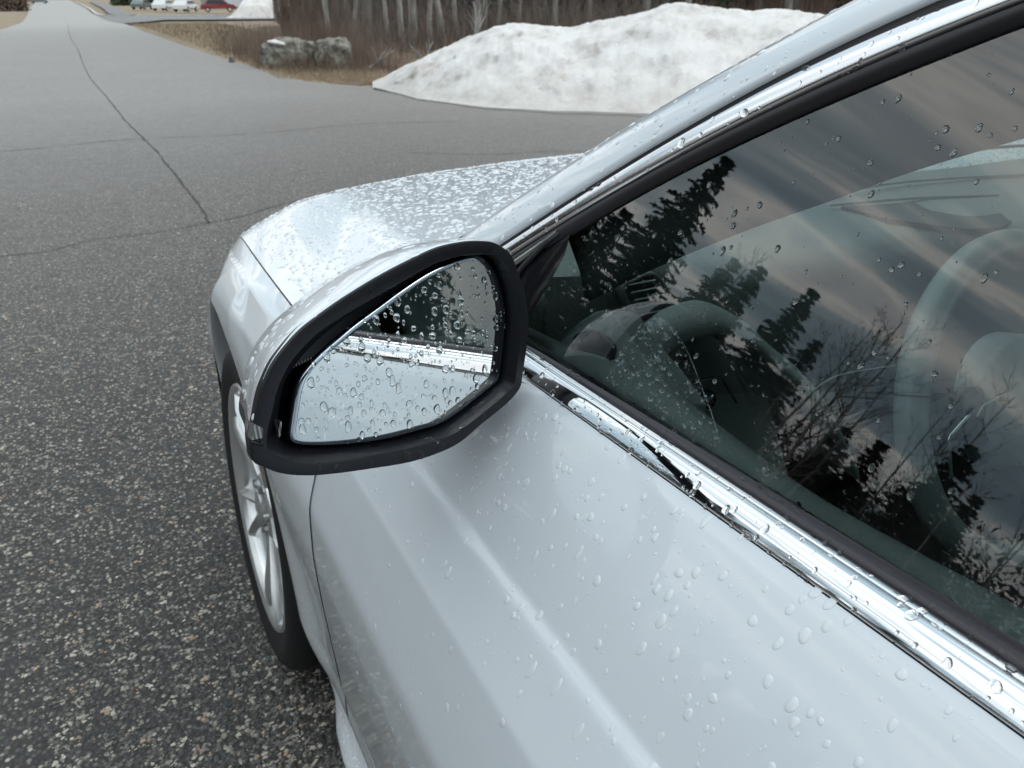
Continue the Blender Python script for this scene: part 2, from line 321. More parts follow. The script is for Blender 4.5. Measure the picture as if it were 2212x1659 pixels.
# traced outlines of the window frame, mirror and trims, in metres
T = {
    'sil': [[0.2466, 0.8, 0.8469], [0.2664, 0.74, 0.8908], [0.2862, 0.68, 0.9348], [0.3058, 0.62, 0.9785], [0.3184, 0.58, 1.0064], [0.3304, 0.54, 1.0331], [0.3419, 0.5, 1.0587], [0.3529, 0.46, 1.0831], [0.3635, 0.42, 1.1066], [0.3736, 0.38, 1.129], [0.3832, 0.34, 1.1505], [0.3923, 0.3, 1.1708], [0.4003, 0.26, 1.1884], [0.4072, 0.22, 1.2037], [0.4158, 0.16, 1.2229], [0.4248, 0.08, 1.2429], [0.4316, 0.0, 1.2579], [0.4377, -0.1, 1.2715], [0.4436, -0.25, 1.2847], [0.4471, -0.4, 1.2924]],
    'gapu': [[0.2296, 0.8, 0.809], [0.2491, 0.74, 0.8525], [0.2687, 0.68, 0.896], [0.2883, 0.62, 0.9395], [0.3013, 0.58, 0.9685], [0.3143, 0.54, 0.9974], [0.327, 0.5, 1.0256], [0.3394, 0.46, 1.053], [0.3512, 0.42, 1.0792], [0.3622, 0.38, 1.1039], [0.3725, 0.34, 1.1267], [0.3817, 0.3, 1.1472], [0.3899, 0.26, 1.1653], [0.3969, 0.22, 1.1809], [0.4057, 0.16, 1.2005], [0.4149, 0.08, 1.2209], [0.4218, 0.0, 1.2363], [0.4281, -0.1, 1.2502], [0.4342, -0.25, 1.2637], [0.4377, -0.4, 1.2716]],
    'gapl': [[0.228, 0.8, 0.8056], [0.2474, 0.74, 0.8487], [0.2668, 0.68, 0.8918], [0.2862, 0.62, 0.935], [0.2992, 0.58, 0.9637], [0.3121, 0.54, 0.9924], [0.3249, 0.5, 1.0208], [0.3373, 0.46, 1.0484], [0.3492, 0.42, 1.0748], [0.3603, 0.38, 1.0995], [0.3704, 0.34, 1.1221], [0.3795, 0.3, 1.1421], [0.3871, 0.26, 1.1592], [0.3936, 0.22, 1.1736], [0.4018, 0.16, 1.1918], [0.4103, 0.08, 1.2107], [0.4167, 0.0, 1.2248], [0.4225, -0.1, 1.2377], [0.4281, -0.25, 1.2502], [0.4314, -0.4, 1.2575]],
    'chl': [[0.2181, 0.8, 0.7835], [0.2381, 0.74, 0.828], [0.2582, 0.68, 0.8726], [0.2782, 0.62, 0.9172], [0.2916, 0.58, 0.9469], [0.3049, 0.54, 0.9764], [0.3177, 0.5, 1.005], [0.33, 0.46, 1.0323], [0.3417, 0.42, 1.0583], [0.3528, 0.38, 1.0828], [0.3631, 0.34, 1.1057], [0.3726, 0.3, 1.1269], [0.3813, 0.26, 1.1461], [0.389, 0.22, 1.1633], [0.3988, 0.16, 1.185], [0.4089, 0.08, 1.2075], [0.4165, 0.0, 1.2245], [0.4234, -0.1, 1.2399], [0.4301, -0.25, 1.2547], [0.4341, -0.4, 1.2634]],
    'gl': [[0.2092, 0.8, 0.7639], [0.2298, 0.74, 0.8096], [0.2504, 0.68, 0.8553], [0.2709, 0.62, 0.901], [0.2846, 0.58, 0.9314], [0.2984, 0.54, 0.9619], [0.3121, 0.5, 0.9924], [0.3252, 0.46, 1.0215], [0.3373, 0.42, 1.0484], [0.3484, 0.38, 1.073], [0.3586, 0.34, 1.0958], [0.3681, 0.3, 1.1169], [0.377, 0.26, 1.1366], [0.3852, 0.22, 1.155], [0.3959, 0.16, 1.1787], [0.407, 0.08, 1.2033], [0.4153, 0.0, 1.2219], [0.4229, -0.1, 1.2387], [0.4302, -0.25, 1.255], [0.4345, -0.4, 1.2645]],
    'beltc': [[-0.05158, -0.24321], [-0.05547, -0.2299], [-0.0554, -0.23032]],
    'mn': [0.19477, -0.97386, 0.11686],
    'glass': [[0.0696, 0.4238, 0.9164], [0.0714, 0.425, 0.9237], [0.0749, 0.4271, 0.9349], [0.078, 0.4288, 0.9438], [0.0825, 0.4305, 0.9512], [0.0913, 0.4332, 0.9584], [0.0999, 0.4355, 0.9636], [0.1085, 0.4377, 0.9678], [0.1221, 0.4412, 0.9741], [0.1411, 0.4459, 0.9815], [0.1607, 0.4507, 0.9892], [0.1808, 0.4555, 0.9955], [0.2013, 0.46, 0.9987], [0.214, 0.4627, 0.9996], [0.221, 0.4639, 0.9982], [0.2291, 0.4646, 0.9907], [0.2356, 0.4644, 0.9785], [0.2389, 0.4632, 0.963], [0.2395, 0.4618, 0.9502], [0.2378, 0.46, 0.9379], [0.234, 0.457, 0.9194], [0.2298, 0.4544, 0.9048], [0.2232, 0.4527, 0.9015], [0.1831, 0.4431, 0.8884], [0.1552, 0.4376, 0.8891], [0.1292, 0.4328, 0.8923], [0.1051, 0.4287, 0.8981], [0.0883, 0.426, 0.9035], [0.0755, 0.424, 0.9087], [0.071, 0.4235, 0.9119]],
    'frame': [[0.0488, 0.4063, 0.9422], [0.051, 0.4074, 0.9481], [0.0526, 0.4083, 0.9524], [0.0552, 0.4095, 0.9581], [0.0574, 0.4104, 0.9616], [0.064, 0.4128, 0.9709], [0.0724, 0.4154, 0.9785], [0.0839, 0.4186, 0.9866], [0.0985, 0.4223, 0.9932], [0.1146, 0.4263, 0.9994], [0.1383, 0.4319, 1.0067], [0.1629, 0.4376, 1.0125], [0.1818, 0.4418, 1.0159], [0.2016, 0.4457, 1.0158], [0.2149, 0.4481, 1.0139], [0.2273, 0.4501, 1.0101], [0.2397, 0.4514, 1.0001], [0.2445, 0.4509, 0.9875], [0.2498, 0.4502, 0.9731], [0.2518, 0.4488, 0.9577], [0.252, 0.4474, 0.9463], [0.2487, 0.4446, 0.9283], [0.2441, 0.4417, 0.9113], [0.2418, 0.4401, 0.9023], [0.2353, 0.4381, 0.8967], [0.2255, 0.4356, 0.8919], [0.204, 0.4304, 0.8847], [0.1812, 0.4249, 0.8768], [0.149, 0.4186, 0.8773], [0.1149, 0.4126, 0.8846], [0.0837, 0.4074, 0.8928], [0.0666, 0.4047, 0.8994], [0.056, 0.4033, 0.9056], [0.0499, 0.4028, 0.9111], [0.0442, 0.4023, 0.9163], [0.043, 0.4027, 0.9219], [0.044, 0.4037, 0.9289], [0.0465, 0.4052, 0.9367]],
    'lensface': [[0.0477, 0.4057, 0.9407], [0.052, 0.4061, 0.9365], [0.0507, 0.4051, 0.9309], [0.0446, 0.404, 0.9316]],
    'lightguide': [[0.0642, 0.4204, 0.9311], [0.0645, 0.4203, 0.9301], [0.0624, 0.419, 0.9227], [0.0613, 0.4186, 0.9215], [0.0618, 0.4193, 0.9265], [0.063, 0.42, 0.9302]],
    'ventline': [[0.0445, 0.4038, 0.9306], [0.0505, 0.4045, 0.9259], [0.0501, 0.4047, 0.9281]],
    'vtip': -0.0076,
    'vlow': -0.018,
    'pin': [[0.4556, 0.2538, 1.0891], [0.4301, 0.2976, 1.0658], [0.4057, 0.3302, 1.0448], [0.3769, 0.3797, 1.0142], [0.3486, 0.4392, 0.9735], [0.3268, 0.4871, 0.9362]],
}

# ---------------------------------------------------------------- the setting
def zt(x, y): return -.9 * sst((hypot(x, y) - 22) / 70)
def sheet(name, rows, m, lift, kind='structure', sub=6):
    """rows: list of rows of (x, y) points; follows the terrain"""
    rows = [[np.array(p, float) for p in r] for r in rows]; G = []
    for r in rows:
        rr = []
        for a, b_ in zip(r[:-1], r[1:]):
            for k in range(sub): rr.append(a + (b_ - a) * k / sub)
        rr.append(r[-1]); G.append(rr)
    H2 = []
    for a, b_ in zip(G[:-1], G[1:]):
        for k in range(sub): H2.append([p + (q_ - p) * k / sub for p, q_ in zip(a, b_)])
    H2.append(G[-1])
    V = [(p[0], p[1], zt(p[0], p[1]) + lift) for r in H2 for p in r]
    o = mk(name, V, grid_faces(len(H2), len(H2[0])), m); fix_normals(o, (0, 0, -500)); 
    if kind: o['kind'] = kind
    return o
# ground: radial sheet to the horizon
rad_ = [0.01, 2, 5, 9, 14, 20, 26, 34, 44, 56, 70, 90, 120, 170, 260, 420, 700, 1200, 2200]; na = 96
V = [(r * sin(2 * pi * k / na), r * cos(2 * pi * k / na), zt(0, r) - .012 - .16 * sst((r - 22) / 20)) for r in rad_ for k in range(na)]
o = mk('ground', V, grid_faces(len(rad_), na, True), M_grass); fix_normals(o, (0, 0, -500)); o['kind'] = 'structure'
def lx(y): return float(np.interp(y, [-30, 6, 11, 24, 34, 40, 49, 67, 90, 112, 160, 206, 300, 420], [-14, -13, -10.5, -4.6, -2.6, -2.3, -2.5, -2.8, -3.1, -3.4, -4.4, -5.4, -6, -7]))
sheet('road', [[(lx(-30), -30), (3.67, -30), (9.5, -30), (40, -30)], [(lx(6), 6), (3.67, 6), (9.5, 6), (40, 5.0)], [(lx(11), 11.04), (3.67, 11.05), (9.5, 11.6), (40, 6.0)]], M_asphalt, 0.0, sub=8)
R_ = [(3.67, 11.05), (3.03, 12.3), (2.92, 14), (2.70, 19.1), (2.60, 24.1), (2.62, 34.4), (3.1, 48), (3.6, 62.8), (3.6, 80), (3.55, 100.8), (3.45, 116), (4.05, 166), (4.3, 290), (4.5, 420)]
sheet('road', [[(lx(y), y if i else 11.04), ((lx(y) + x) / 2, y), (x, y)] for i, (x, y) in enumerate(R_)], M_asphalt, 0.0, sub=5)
sheet('side_road', [[(3.5, 62.5), (8.1, 82.0), (11.7, 80.0), (16.0, 79.5), (60, 74)], [(3.5, 100), (8.1, 98.0), (13.9, 95.3), (18.7, 92.7), (62, 86)]], M_walk, .012)
# kerb and pavement on the far right of the road
def strip_path(name, path, w_, h, m, lift=0):
    P = catmull(path, 5); V = []; F = []
    for i, p in enumerate(P):
        a = P[max(0, i - 1)]; c = P[min(len(P) - 1, i + 1)]; d = (c - a) / np.linalg.norm(c - a); nn = np.array([d[1], -d[0]])
        z = zt(p[0], p[1]) + lift
        for (s_, zz) in ((0, 0), (0, h), (w_, h), (w_, 0)): q_ = p + nn * s_; V.append((q_[0], q_[1], z + zz))
    o = mk(name, V, grid_faces(len(P), 4), m, smooth=False); fix_normals(o, (0, 0, -500)); return o
o = strip_path('kerb', [(16, 94.8), (9.5, 98.2), (5.4, 99.8), (3.9, 101.5), (3.55, 108), (3.6, 118), (4.2, 166), (4.8, 300)], .35, .16, M_kerb); o['kind'] = 'structure'
o = strip_path('pavement', [(5.2, 101.5), (5.0, 108), (5.4, 125), (6.5, 166), (8.8, 300)], 2.2, .15, M_walk); o['kind'] = 'structure'
# leaf litter and brown undergrowth floor behind the snow pile
sheet('forest_floor', [[(3.3, 11.3), (9, 13.6), (40, 6.5)], [(3.4, 14.5), (12, 19), (70, 10)], [(4.6, 22), (20, 35), (110, 30)], [(8, 40), (30, 60), (160, 60)]], M_forest, -.004)

# cracks sealed in the road
def crack(path, w_, name):
    P = catmull(path, 14); V = []; rr = random.Random(3)
    for i, p in enumerate(P):
        a = P[max(0, i - 1)]; c = P[min(len(P) - 1, i + 1)]; d = (c - a) / (np.linalg.norm(c - a) + 1e-9); nn = np.array([d[1], -d[0]])
        j = rr.uniform(-1, 1) * w_ * 1.1; ww = w_ * rr.uniform(.35, 1.15)
        for s_ in (-1, 1): q_ = p + nn * (j + s_ * ww); V.append((q_[0], q_[1], zt(q_[0], q_[1]) + .004))
    o = mk(name, V, grid_faces(len(P), 2), M_crack); o['kind'] = 'structure'; return o
crack([(.495, 4.60), (.50, 5.13), (.48, 6.07), (.45, 7.36), (.36, 9.05), (.29, 11.56), (.18, 15.2), (.17, 22.9), (.11, 32.7), (.26, 60), (.3, 94)], .0075, 'road_crack')
crack([(-1.6, 4.62), (-.9, 4.48), (-.52, 4.44), (-.32, 4.42), (-.11, 4.54), (.19, 4.53), (.49, 4.61), (.68, 4.66), (1.0, 4.86), (1.7, 5.1), (2.6, 5.0)], .005, 'road_crack')
crack([(-1.5, 7.9), (-.6, 7.75), (.3, 7.9), (1.3, 7.7), (2.4, 7.8), (3.4, 7.5)], .006, 'road_crack')
crack([(2.3, 6.1), (2.9, 5.7), (3.4, 5.6), (4.2, 5.0)], .005, 'road_crack')

# ---------------------------------------------------------------- the parked white car
XC = 1.08                                   # centre line of the car
HY, HZ, RA = 1.25, .320, .385              # front wheel centre and arch radius
car = empty('parked_car', (XC, 0.0, 0), 'white car in the foreground wet with raindrops, with chrome window trim', 'car')
I_ = np.interp
def zh(X, y):                               # bonnet height
    k = .95; x = min(X, 2 * XC - X) / k; yy = y / k
    D = I_(x, [.10, .2, .27, .34, .42, .6, .8, 1.1], [.40, .366, .331, .303, .291, .277, .271, .269])
    d = k * (D + .10 * (yy - 1.0) + .03 * max(0, (yy - 1.45) / .17) ** 2)
    return 1.16 - d
_cx = np.polyfit([.874, 1.0, 1.2, 1.37, 1.54, 1.7], [.176, .180, .190, .198, .207, .216], 2)
def Xs(y): return float(np.polyval(_cx, y)) if y > .90 else float(I_(y, [.45, .6, .75, .90], [.262, .225, .192, np.polyval(_cx, .90)]))
def zs(y):
    if y > 1.54: return zh(Xs(1.54), 1.54) - .35 * (y - 1.54) - 2.2 * (y - 1.54) ** 2
    return zh(Xs(y), y) if y > .8 else float(I_(y, [.45, .6, .70, .8], [.893, .880, .848, zh(Xs(.8), .8)]))
# profile of the flank (height -> sideways position), smoothed
_z = np.arange(.15, 1.0, .001)
_zp = [.15, .22, .27, .295, .32, .345, .372, .378, .384, .45, .53, .60, .666, .72, .755, .790, .8000, .8060, .812, .84, .87, .91]
_xp = [.185, .165, .150, .139, .1335, .132, .133, .1335, .1305, .127, .122, .1195, .1230, .1395, .1515, .1755, .1825, .1895, .1945, .214, .235, .262]
_x = np.interp(_z, _zp, _xp)
def gauss(a, s):
    k = np.arange(-4 * s, 4 * s + 1); g = np.exp(-k * k / (2. * s * s)); g /= g.sum()
    return np.convolve(np.pad(a, 4 * s, mode='edge'), g, 'valid')
_xs = np.where(_z < .735, gauss(_x, 8), gauss(_x, 2)); _xs = gauss(_xs, 1)
def door_top(y): return 1.16 - .24321 - .05158 * y - .0012
def Pd(z, y=.4):
    if z <= .806: return float(np.interp(z, _z, _xs))
    x0 = float(np.interp(.806, _z, _xs)); t_ = (z - .806) / (door_top(y) - .806)
    return x0 + (.2592 - x0) * t_ - .0040 * sin(pi * min(1, t_)) + .0016 * max(0, t_ - .94) / .06 * (1 if t_ < 1.01 else 0)
_cz = np.polyfit([.70, .95, 1.4], [.797, .794, .747], 2); _cX = np.polyfit([.70, .95, 1.18, 1.4], [.185, .163, .165, .178], 3)
def side(y, z):
    zc = float(np.polyval(_cz, y)) if y > .7 else .797; Xc = float(np.polyval(_cX, y)) if y > .7 else .185
    t_ = sst((y - .70) / .1)
    zk = .806; zd = door_top(y)
    if z > zc and y > .705:
        a = (z - zc) / max(.01, zs(y) - zc); X = Xc + (Xs(y) - Xc) * min(1.1, a); X = X * t_ + (1 - t_) * Pd(z, y)
    else:
        X = Pd(z + .797 - zc, y) - (.185 - Xc) * min(1, max(0, (z - .5) / .25))
    rho = hypot(y - HY, z - HZ)
    if y > .5:
        fl = .1175 + .014 * sst((y - 1.32) / .25) + .9 * max(0, .37 - z) ** 1.6
        w1 = sst((rho - RA - .012) / .09); w1 = max(w1, min(1, max(0, (z - .690) / (zc - .690))) ** 1.25)
        X = fl + (X - fl) * w1
    rho2 = hypot(y + 1.75, z - HZ)
    if y < -1.2: X = .1175 + (X - .1175) * sst((rho2 - RA - .012) / .09)
    if y > 1.30:      # rounded front corner
        d_ = 1.16 - z; Xm = (.001 + d_ * float(I_(y / d_, [1.9, 2.0, 2.42, 2.54, 2.84, 2.93, 3.10, 3.28, 3.46, 3.64, 4.0, 4.5], [.15, .17, .198, .204, .251, .274, .326, .376, .432, .495, .62, .8]))); k_ = .006; X = .5 * (X + Xm + sqrt((X - Xm) ** 2 + k_ * k_))
    return X
def mirrored(o, name, parent):
    me = o.data.copy(); me.transform(Matrix.Translation((2 * XC, 0, 0)) @ Matrix.Scale(-1, 4, (1, 0, 0))); me.flip_normals()
    return ob(name, me, parent)
def panel(name, y0, y1, ny, zlo, ztop, nz, lip=.0012):
    V = []; ys_ = np.linspace(y0, y1, ny)
    for i, y in enumerate(ys_):
        e_ = min(i, ny - 1 - i); ins = lip if e_ == 0 else 0
        zt_ = ztop(y)
        for j in range(nz):
            z = zlo + (zt_ - zlo) * j / (nz - 1)
            V.append((side(y, z) + ins, y, z))
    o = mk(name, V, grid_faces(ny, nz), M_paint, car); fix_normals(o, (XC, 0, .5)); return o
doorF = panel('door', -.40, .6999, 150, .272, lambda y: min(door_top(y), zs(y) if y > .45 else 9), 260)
doorF['label'] = 'near side front door, wet with raindrops'
doorR = panel('door', -1.26, -.4045, 60, .272, door_top, 160); doorR['label'] = 'near side rear door'
def arch_panel(name, hy, y0, y1, ztop, zbot=.272, na_=260, nv=46, step=None):
    # rays from the wheel centre: arch edge -> panel outline
    th = np.linspace(radians(-12), radians(192), na_); V = []
    for a in th:
        c, s_ = cos(a), sin(a)          # +y direction at a=0
        r0 = RA
        lo = r0; hi = 3.0
        def inside(r):
            y = hy + r * c; z = HZ + r * s_
            return y0 <= y <= y1 and z >= zbot and z <= ztop(y)
        r = r0; 
        while inside(r) and r < 2: r += .004
        lo, hi = r - .004, r
        for _ in range(14):
            m_ = (lo + hi) / 2
            if inside(m_): lo = m_
            else: hi = m_
        r1 = max(lo, r0 + .0005)
        row = [(r0 - .004, .034), (r0 - .003, .010), (r0 - .001, .002)]
        row = [(r, x) for r, x in row]
        for r_, ins in row: V.append((side(hy + r0 * c, HZ + r0 * s_) + ins, hy + r_ * c, HZ + r_ * s_))
        for j in range(nv):
            q_ = (j / (nv - 1)); rr_ = r0 + (r1 - r0) * q_
            y = hy + rr_ * c; z = HZ + rr_ * s_
            V.append((side(y, z), y, z))
    n_row = nv + 3
    o = mk(name, V, grid_faces(na_, n_row), M_paint, car); fix_normals(o, (XC, hy, .5)); return o
fend = arch_panel('fender', HY, .7007, 1.70, zs); fend['label'] = 'near side front fender'
quarter = arch_panel('rear_quarter_panel', -1.75, -2.35, -1.2645, door_top, na_=120, nv=20)
V = [(side(.7005, z) + .0014, y, z) for z in np.linspace(.275, .845, 60) for y in (.694, .7055)]; mk('shut_line_lining', V, grid_faces(60, 2), M_lining, car)
for src, nm in ((doorF, 'door'), (doorR, 'door'), (fend, 'fender'), (quarter, 'rear_quarter_panel')):
    mirrored(src, nm, car)
# fender top behind the bonnet edge, up to the pillar foot
V = []; ny = 60; nx = 14
for i in range(ny):
    y = .42 + (.885 - .42) * i / (ny - 1); x0 = Xs(y); z0 = zs(y) - .0015
    for j in range(nx):
        t_ = j / (nx - 1); wd_ = float(I_(y, [.42, .62, .75, .885], [.02, .05, .14, .24])); V.append((x0 + t_ * wd_, y, z0 + .29 * wd_ * sin(t_ * pi / 2) * (1 - .35 * t_) * float(I_(y, [.42, .7, .885], [.9, .8, .6]))))
cowlside = mk('scuttle_side', V, grid_faces(ny, nx), M_paint, car); fix_normals(cowlside, (XC, .6, .2))
# bonnet
_ur = [0, .06, .13, .20, .28, .39, .5, .72, .87, .94, 1]; _yr = [.70, .80, .872, .873, .84, .76, .70, .70, .76, .74, .70]
def yrear(X):
    xl = Xs(.85); return float(I_((X - xl) / (2 * XC - 2 * xl), _ur, _yr))
def bonnet():
    V = []; nx = 120; ny = 90
    for i in range(nx):
        u = i / (nx - 1)
        for j in range(ny):
            v_ = j / (ny - 1)
            X0 = None
            yr = float(I_(u, _ur, _yr))
            y = yr + (1.545 - yr) * v_
            xl = Xs(y) + .0016; xr = 2 * XC - xl
            X = xl + (xr - xl) * (u ** 1.35 if u < .5 else 1 - (1 - u) ** 1.35) if False else xl + (xr - xl) * u
            z = zh(X, y) + .001
            if v_ > .97: z -= .0
            V.append((X, y, z))
        V.append((X, 1.560, z - .012)); V.append((X, 1.562, z - .05))
    return mk('bonnet', V, grid_faces(nx, ny + 2), M_paint, car)
bon = bonnet(); fix_normals(bon, (XC, 1.2, .2))
# skin edges of the bonnet beside the shut line
pts = [(Xs(y) + .0022, y, zh(Xs(y) + .0022, y) + .001) for y in np.linspace(.80, 1.545, 40)]
V = pts + [(p[0] + .004, p[1], p[2] - .02) for p in pts]; mk('bonnet_edge', V, grid_faces(2, 40), M_paint, bon)
pts = [(Xs(y) + .0005, y, zs(y)) for y in np.linspace(.72, 1.56, 40)]
V = pts + [(p[0] + .001, p[1], p[2] - .03) for p in pts]; mk('shut_line_lining', [(p[0] + .0006, p[1], p[2] - .002) for p in pts] + [(p[0] + .010, p[1], p[2] - .03) for p in pts], grid_faces(2, 40), M_lining, car)
# front bumper: closes the nose
V = []; nn_ = 60; nz = 18
for i in range(nn_):
    u = i / (nn_ - 1); a = pi * u
    X = XC - (XC - .180) * cos(a) ; 
    yb = 1.70 + .10 * sin(a) ** .8
    for j in range(nz):
        v_ = j / (nz - 1); Xc_ = min(max(X, .222), 2 * XC - .222); e_ = sst((Xc_ - .222) / .05) * sst((2 * XC - .222 - Xc_) / .05); zt_ = zh(Xc_, 1.56) - .052
        ys0 = 1.56 + .135 * (1 - e_); V.append((X, ys0 + (yb - ys0) * sin(min(1, v_ * 1.6) * pi / 2) + .012 * v_, zt_ - .08 * (1 - e_) + (.22 - zt_ + .08 * (1 - e_)) * v_))
bump_ = mk('front_bumper', V, grid_faces(nn_, nz), M_paint, car); fix_normals(bump_, (XC, 1.2, .4))
# rear end
V = []
for i in range(20):
    z = .25 + (.95 - .25) * i / 19
    for j in range(24):
        a = pi * j / 23; V.append((XC - (XC - side(-2.35, min(z, door_top(-2.35)))) * cos(a), -2.35 - .35 * sin(a) ** .6, z))
mk('rear_bumper', V, grid_faces(20, 24), M_paint, car)
V = []
for y in (-2.70, -2.4, -1.8, -1.3):
    for X in np.linspace(.26, 2 * XC - .26, 12): V.append((X, y, 1.03 + .06 * (y + 2.7) + .04 * sin(pi * (X - .26) / (2 * XC - .52))))
mk('boot_lid', V, grid_faces(4, 12), M_paint, car)

# sill skirt: a pale blade standing out below the door
V = []; ys_ = np.linspace(.90, -2.1, 60)
for y in ys_:
    g_ = sst((.90 - y) / .14)
    oz = .196; xo = .127 + .028 * (1 - g_)
    for X, z in ((.152, .272), (.150, .240), (.1475, .222), (.1475 - (.1475 - xo) * .55, .2105), (xo + .001, .200), (xo, .193), (xo + .004, .186), (.165, .180), (.22, .182)): V.append((X, y, z))
skirt = mk('sill_skirt', V, grid_faces(60, 9), M_paint, car); fix_normals(skirt, (.5, 0, .3)); mirrored(skirt, 'sill_skirt', car)
# underbody and wheel housings
V = []; F = []; box_geo((XC, -.3, .30), (1.66, 3.9, .16), V, F); ub = mk('underbody', V, F, M_dark, car, smooth=False)
for hy in (HY, -1.75):
    V, F = rev([(.134, RA + .004), (.17, RA - .002), (.37, RA - .002), (.37, .02)], 40, hy, HZ, radians(-14), radians(194), False)
    wl = mk('wheel_housing', V, F, M_dark, car); mirrored(wl, 'wheel_housing', car)
# pale flap seen at the front edge of the wheel housing
V = []; F = []; box_geo((.165, 1.600, .50), (.02, .006, .10), V, F); mk('splash_flap', V, F, M_leather, car)

# wheels -------------------------------------------------------
def wheel(cx, cy, flip):
    w_ = bpy.data.objects.new('wheel', None); COL.objects.link(w_); w_.parent = car; w_.location = (cx - XC, cy, .3115); w_.scale = (.868,) * 3; w_.rotation_euler = (0, radians(3.9), pi if flip else 0)
    return w_
prof = [(.060, .262), (.012, .266), (.003, .270), (.0, .277), (-.003, .290), (-.007, .302), (-.008, .315), (-.004, .330), (.006, .343), (.022, .351), (.035, .3535),
        (.045, .3535), (.047, .347), (.053, .347), (.055, .3545), (.085, .355), (.087, .348), (.093, .348), (.095, .355), (.125, .355), (.127, .348), (.133, .348), (.135, .3545), (.165, .353), (.19, .348), (.21, .33), (.21, .262)]
V, F = rev(prof, 90, 0, 0); b0 = len(V)
tyre_me = bpy.data.meshes.new('tyre'); tyre_me.from_pydata(V, [], F); tyre_me.materials.append(M_tyre); tyre_me.polygons.foreach_set('use_smooth', [True] * len(F))
V, F = rev([(.004, .2695), (-.001, .266), (.000, .261), (.006, .256), (.014, .247), (.020, .243), (.035, .241), (.19, .235)], 90, 0, 0)
rim_me = bpy.data.meshes.new('rim'); rim_me.from_pydata(V, [], F); rim_me.materials.append(M_alloy); rim_me.polygons.foreach_set('use_smooth', [True] * len(F))
# five split spokes with raised ridges
def spoke_mesh():
    V = []; F = []
    secs = [(.045, .032, .030), (.080, .030, .024), (.125, .026, .018), (.175, .021, .010), (.215, .019, .007), (.250, .021, .012)]
    for sgn in (-1, 1):
        b0 = len(V)
        for r, hw, x in secs:
            off = sgn * (.004 + .050 * max(0, (r - .06) / .19) ** 1.0)
            for (t_, h) in ((-1, .030), (-.92, .006), (-.35, -.002), (.15, -.005), (.45, .002), (1, .010), (1, .034)):
                V.append((x + h, off + t_ * hw * .62 * sgn, r))
        F += [tuple(b0 + k for k in f) for f in grid_faces(len(secs), 7)]
    me = bpy.data.meshes.new('spoke'); me.from_pydata(V, [], F); me.materials.append(M_alloy); me.polygons.foreach_set('use_smooth', [True] * len(F))
    bm = bmesh.new(); bm.from_mesh(me)
    for e_ in bm.edges:
        if len(e_.link_faces) == 2 and e_.calc_face_angle(0) > .5: e_.smooth = False
    bm.to_mesh(me); bm.free(); return me
sp_me = spoke_mesh()
V, F = rev([(.060, .075), (.024, .072), (.018, .060), (.020, .040), (.010, .036), (.008, .030), (.007, .0005)], 40, 0, 0)
hub_me = bpy.data.meshes.new('hub_cap'); hub_me.from_pydata(V, [], F); hub_me.materials.append(M_alloy); hub_me.polygons.foreach_set('use_smooth', [True] * len(F))
V, F = rev([(.075, .15), (.075, .0005)], 40, 0, 0); V2, F2 = rev([(.075, .242), (.078, .0005)], 40, 0, 0)
disc_me = bpy.data.meshes.new('brake_disc'); disc_me.from_pydata(V, [], F); disc_me.materials.append(M_trim)
bk_me = bpy.data.meshes.new('wheel_back'); V2 = [(p[0] + .03, p[1], p[2]) for p in V2]; bk_me.from_pydata(V2, [], F2); bk_me.materials.append(M_dark)
bolt_me = bpy.data.meshes.new('wheel_bolt'); V, F = tube_geo([(.024, 0, 0), (.010, 0, 0)], .009, 6); bolt_me.from_pydata(V, [], F); bolt_me.materials.append(M_trim)
valve_me = bpy.data.meshes.new('valve'); V, F = tube_geo([(.03, 0, 0), (.002, 0, 0)], .004, 6); valve_me.from_pydata(V, [], F); valve_me.materials.append(M_black)
for cx, cy, fl in ((.1215, HY, False), (.1215, -1.75, False), (2 * XC - .1215, HY, True), (2 * XC - .1215, -1.75, True)):
    w_ = wheel(cx, cy, fl)
    for nm, me in (('tyre', tyre_me), ('rim', rim_me), ('hub_cap', hub_me), ('brake_disc', disc_me), ('wheel_back', bk_me)): child(nm, me, w_)
    for k in range(5):
        s_ = child('spoke', sp_me, w_); s_.rotation_euler = (radians(72 * k + 18), 0, 0)
        a = radians(72 * k + 54); bt = child('wheel_bolt', bolt_me, w_); bt.location = (0, .052 * sin(a), .052 * cos(a))
    vv = child('valve', valve_me, w_); vv.location = (.01, -.075, -.232)

# window line, pillar and chrome -------------------------------------------
A = {k: [np.array(p) for p in T[k]] for k in ('sil', 'gapu', 'gapl', 'chl', 'gl')}
for k in A: A[k] = catmull(A[k], 4)
NW = np.array([-.912, 0, .410])
def belt(c, X, y): return np.array([X, y, 1.16 + c[0] * y + c[1]])
# pillar and roof edge: rounded white band
n = len(A['sil']); V = []; SOUT = []
for i in range(n):
    s_, g_ = A['sil'][i], A['gapu'][i]
    row = [g_ + np.array([.012, 0, -.006]), g_ + NW * -.002, g_ + (s_ - g_) * .02 + NW * .0006]
    vd = s_ - np.array([0, 0, 1.16]); vd /= np.linalg.norm(vd); s2 = s_ + vd * .034; c1 = g_ + (s_ - g_) * 1.02 + NW * .002
    for t_ in (.12, .25, .38, .5, .62, .74, .86, .94, 1.0): row.append(g_ * (1 - t_) ** 2 + c1 * 2 * t_ * (1 - t_) + s2 * t_ * t_)
    row += [s2 + vd * .012 + np.array([0, 0, -.002]), s2 + vd * .022 + np.array([0, 0, -.007]), s2 + vd * .028 + np.array([0, 0, -.014])]; SOUT.append(row[-1])
    V += [tuple(p) for p in row]
pil = mk('pillar_and_roof_edge', V, grid_faces(n, 15), M_paint, car); fix_normals(pil, (XC, 0, .8))
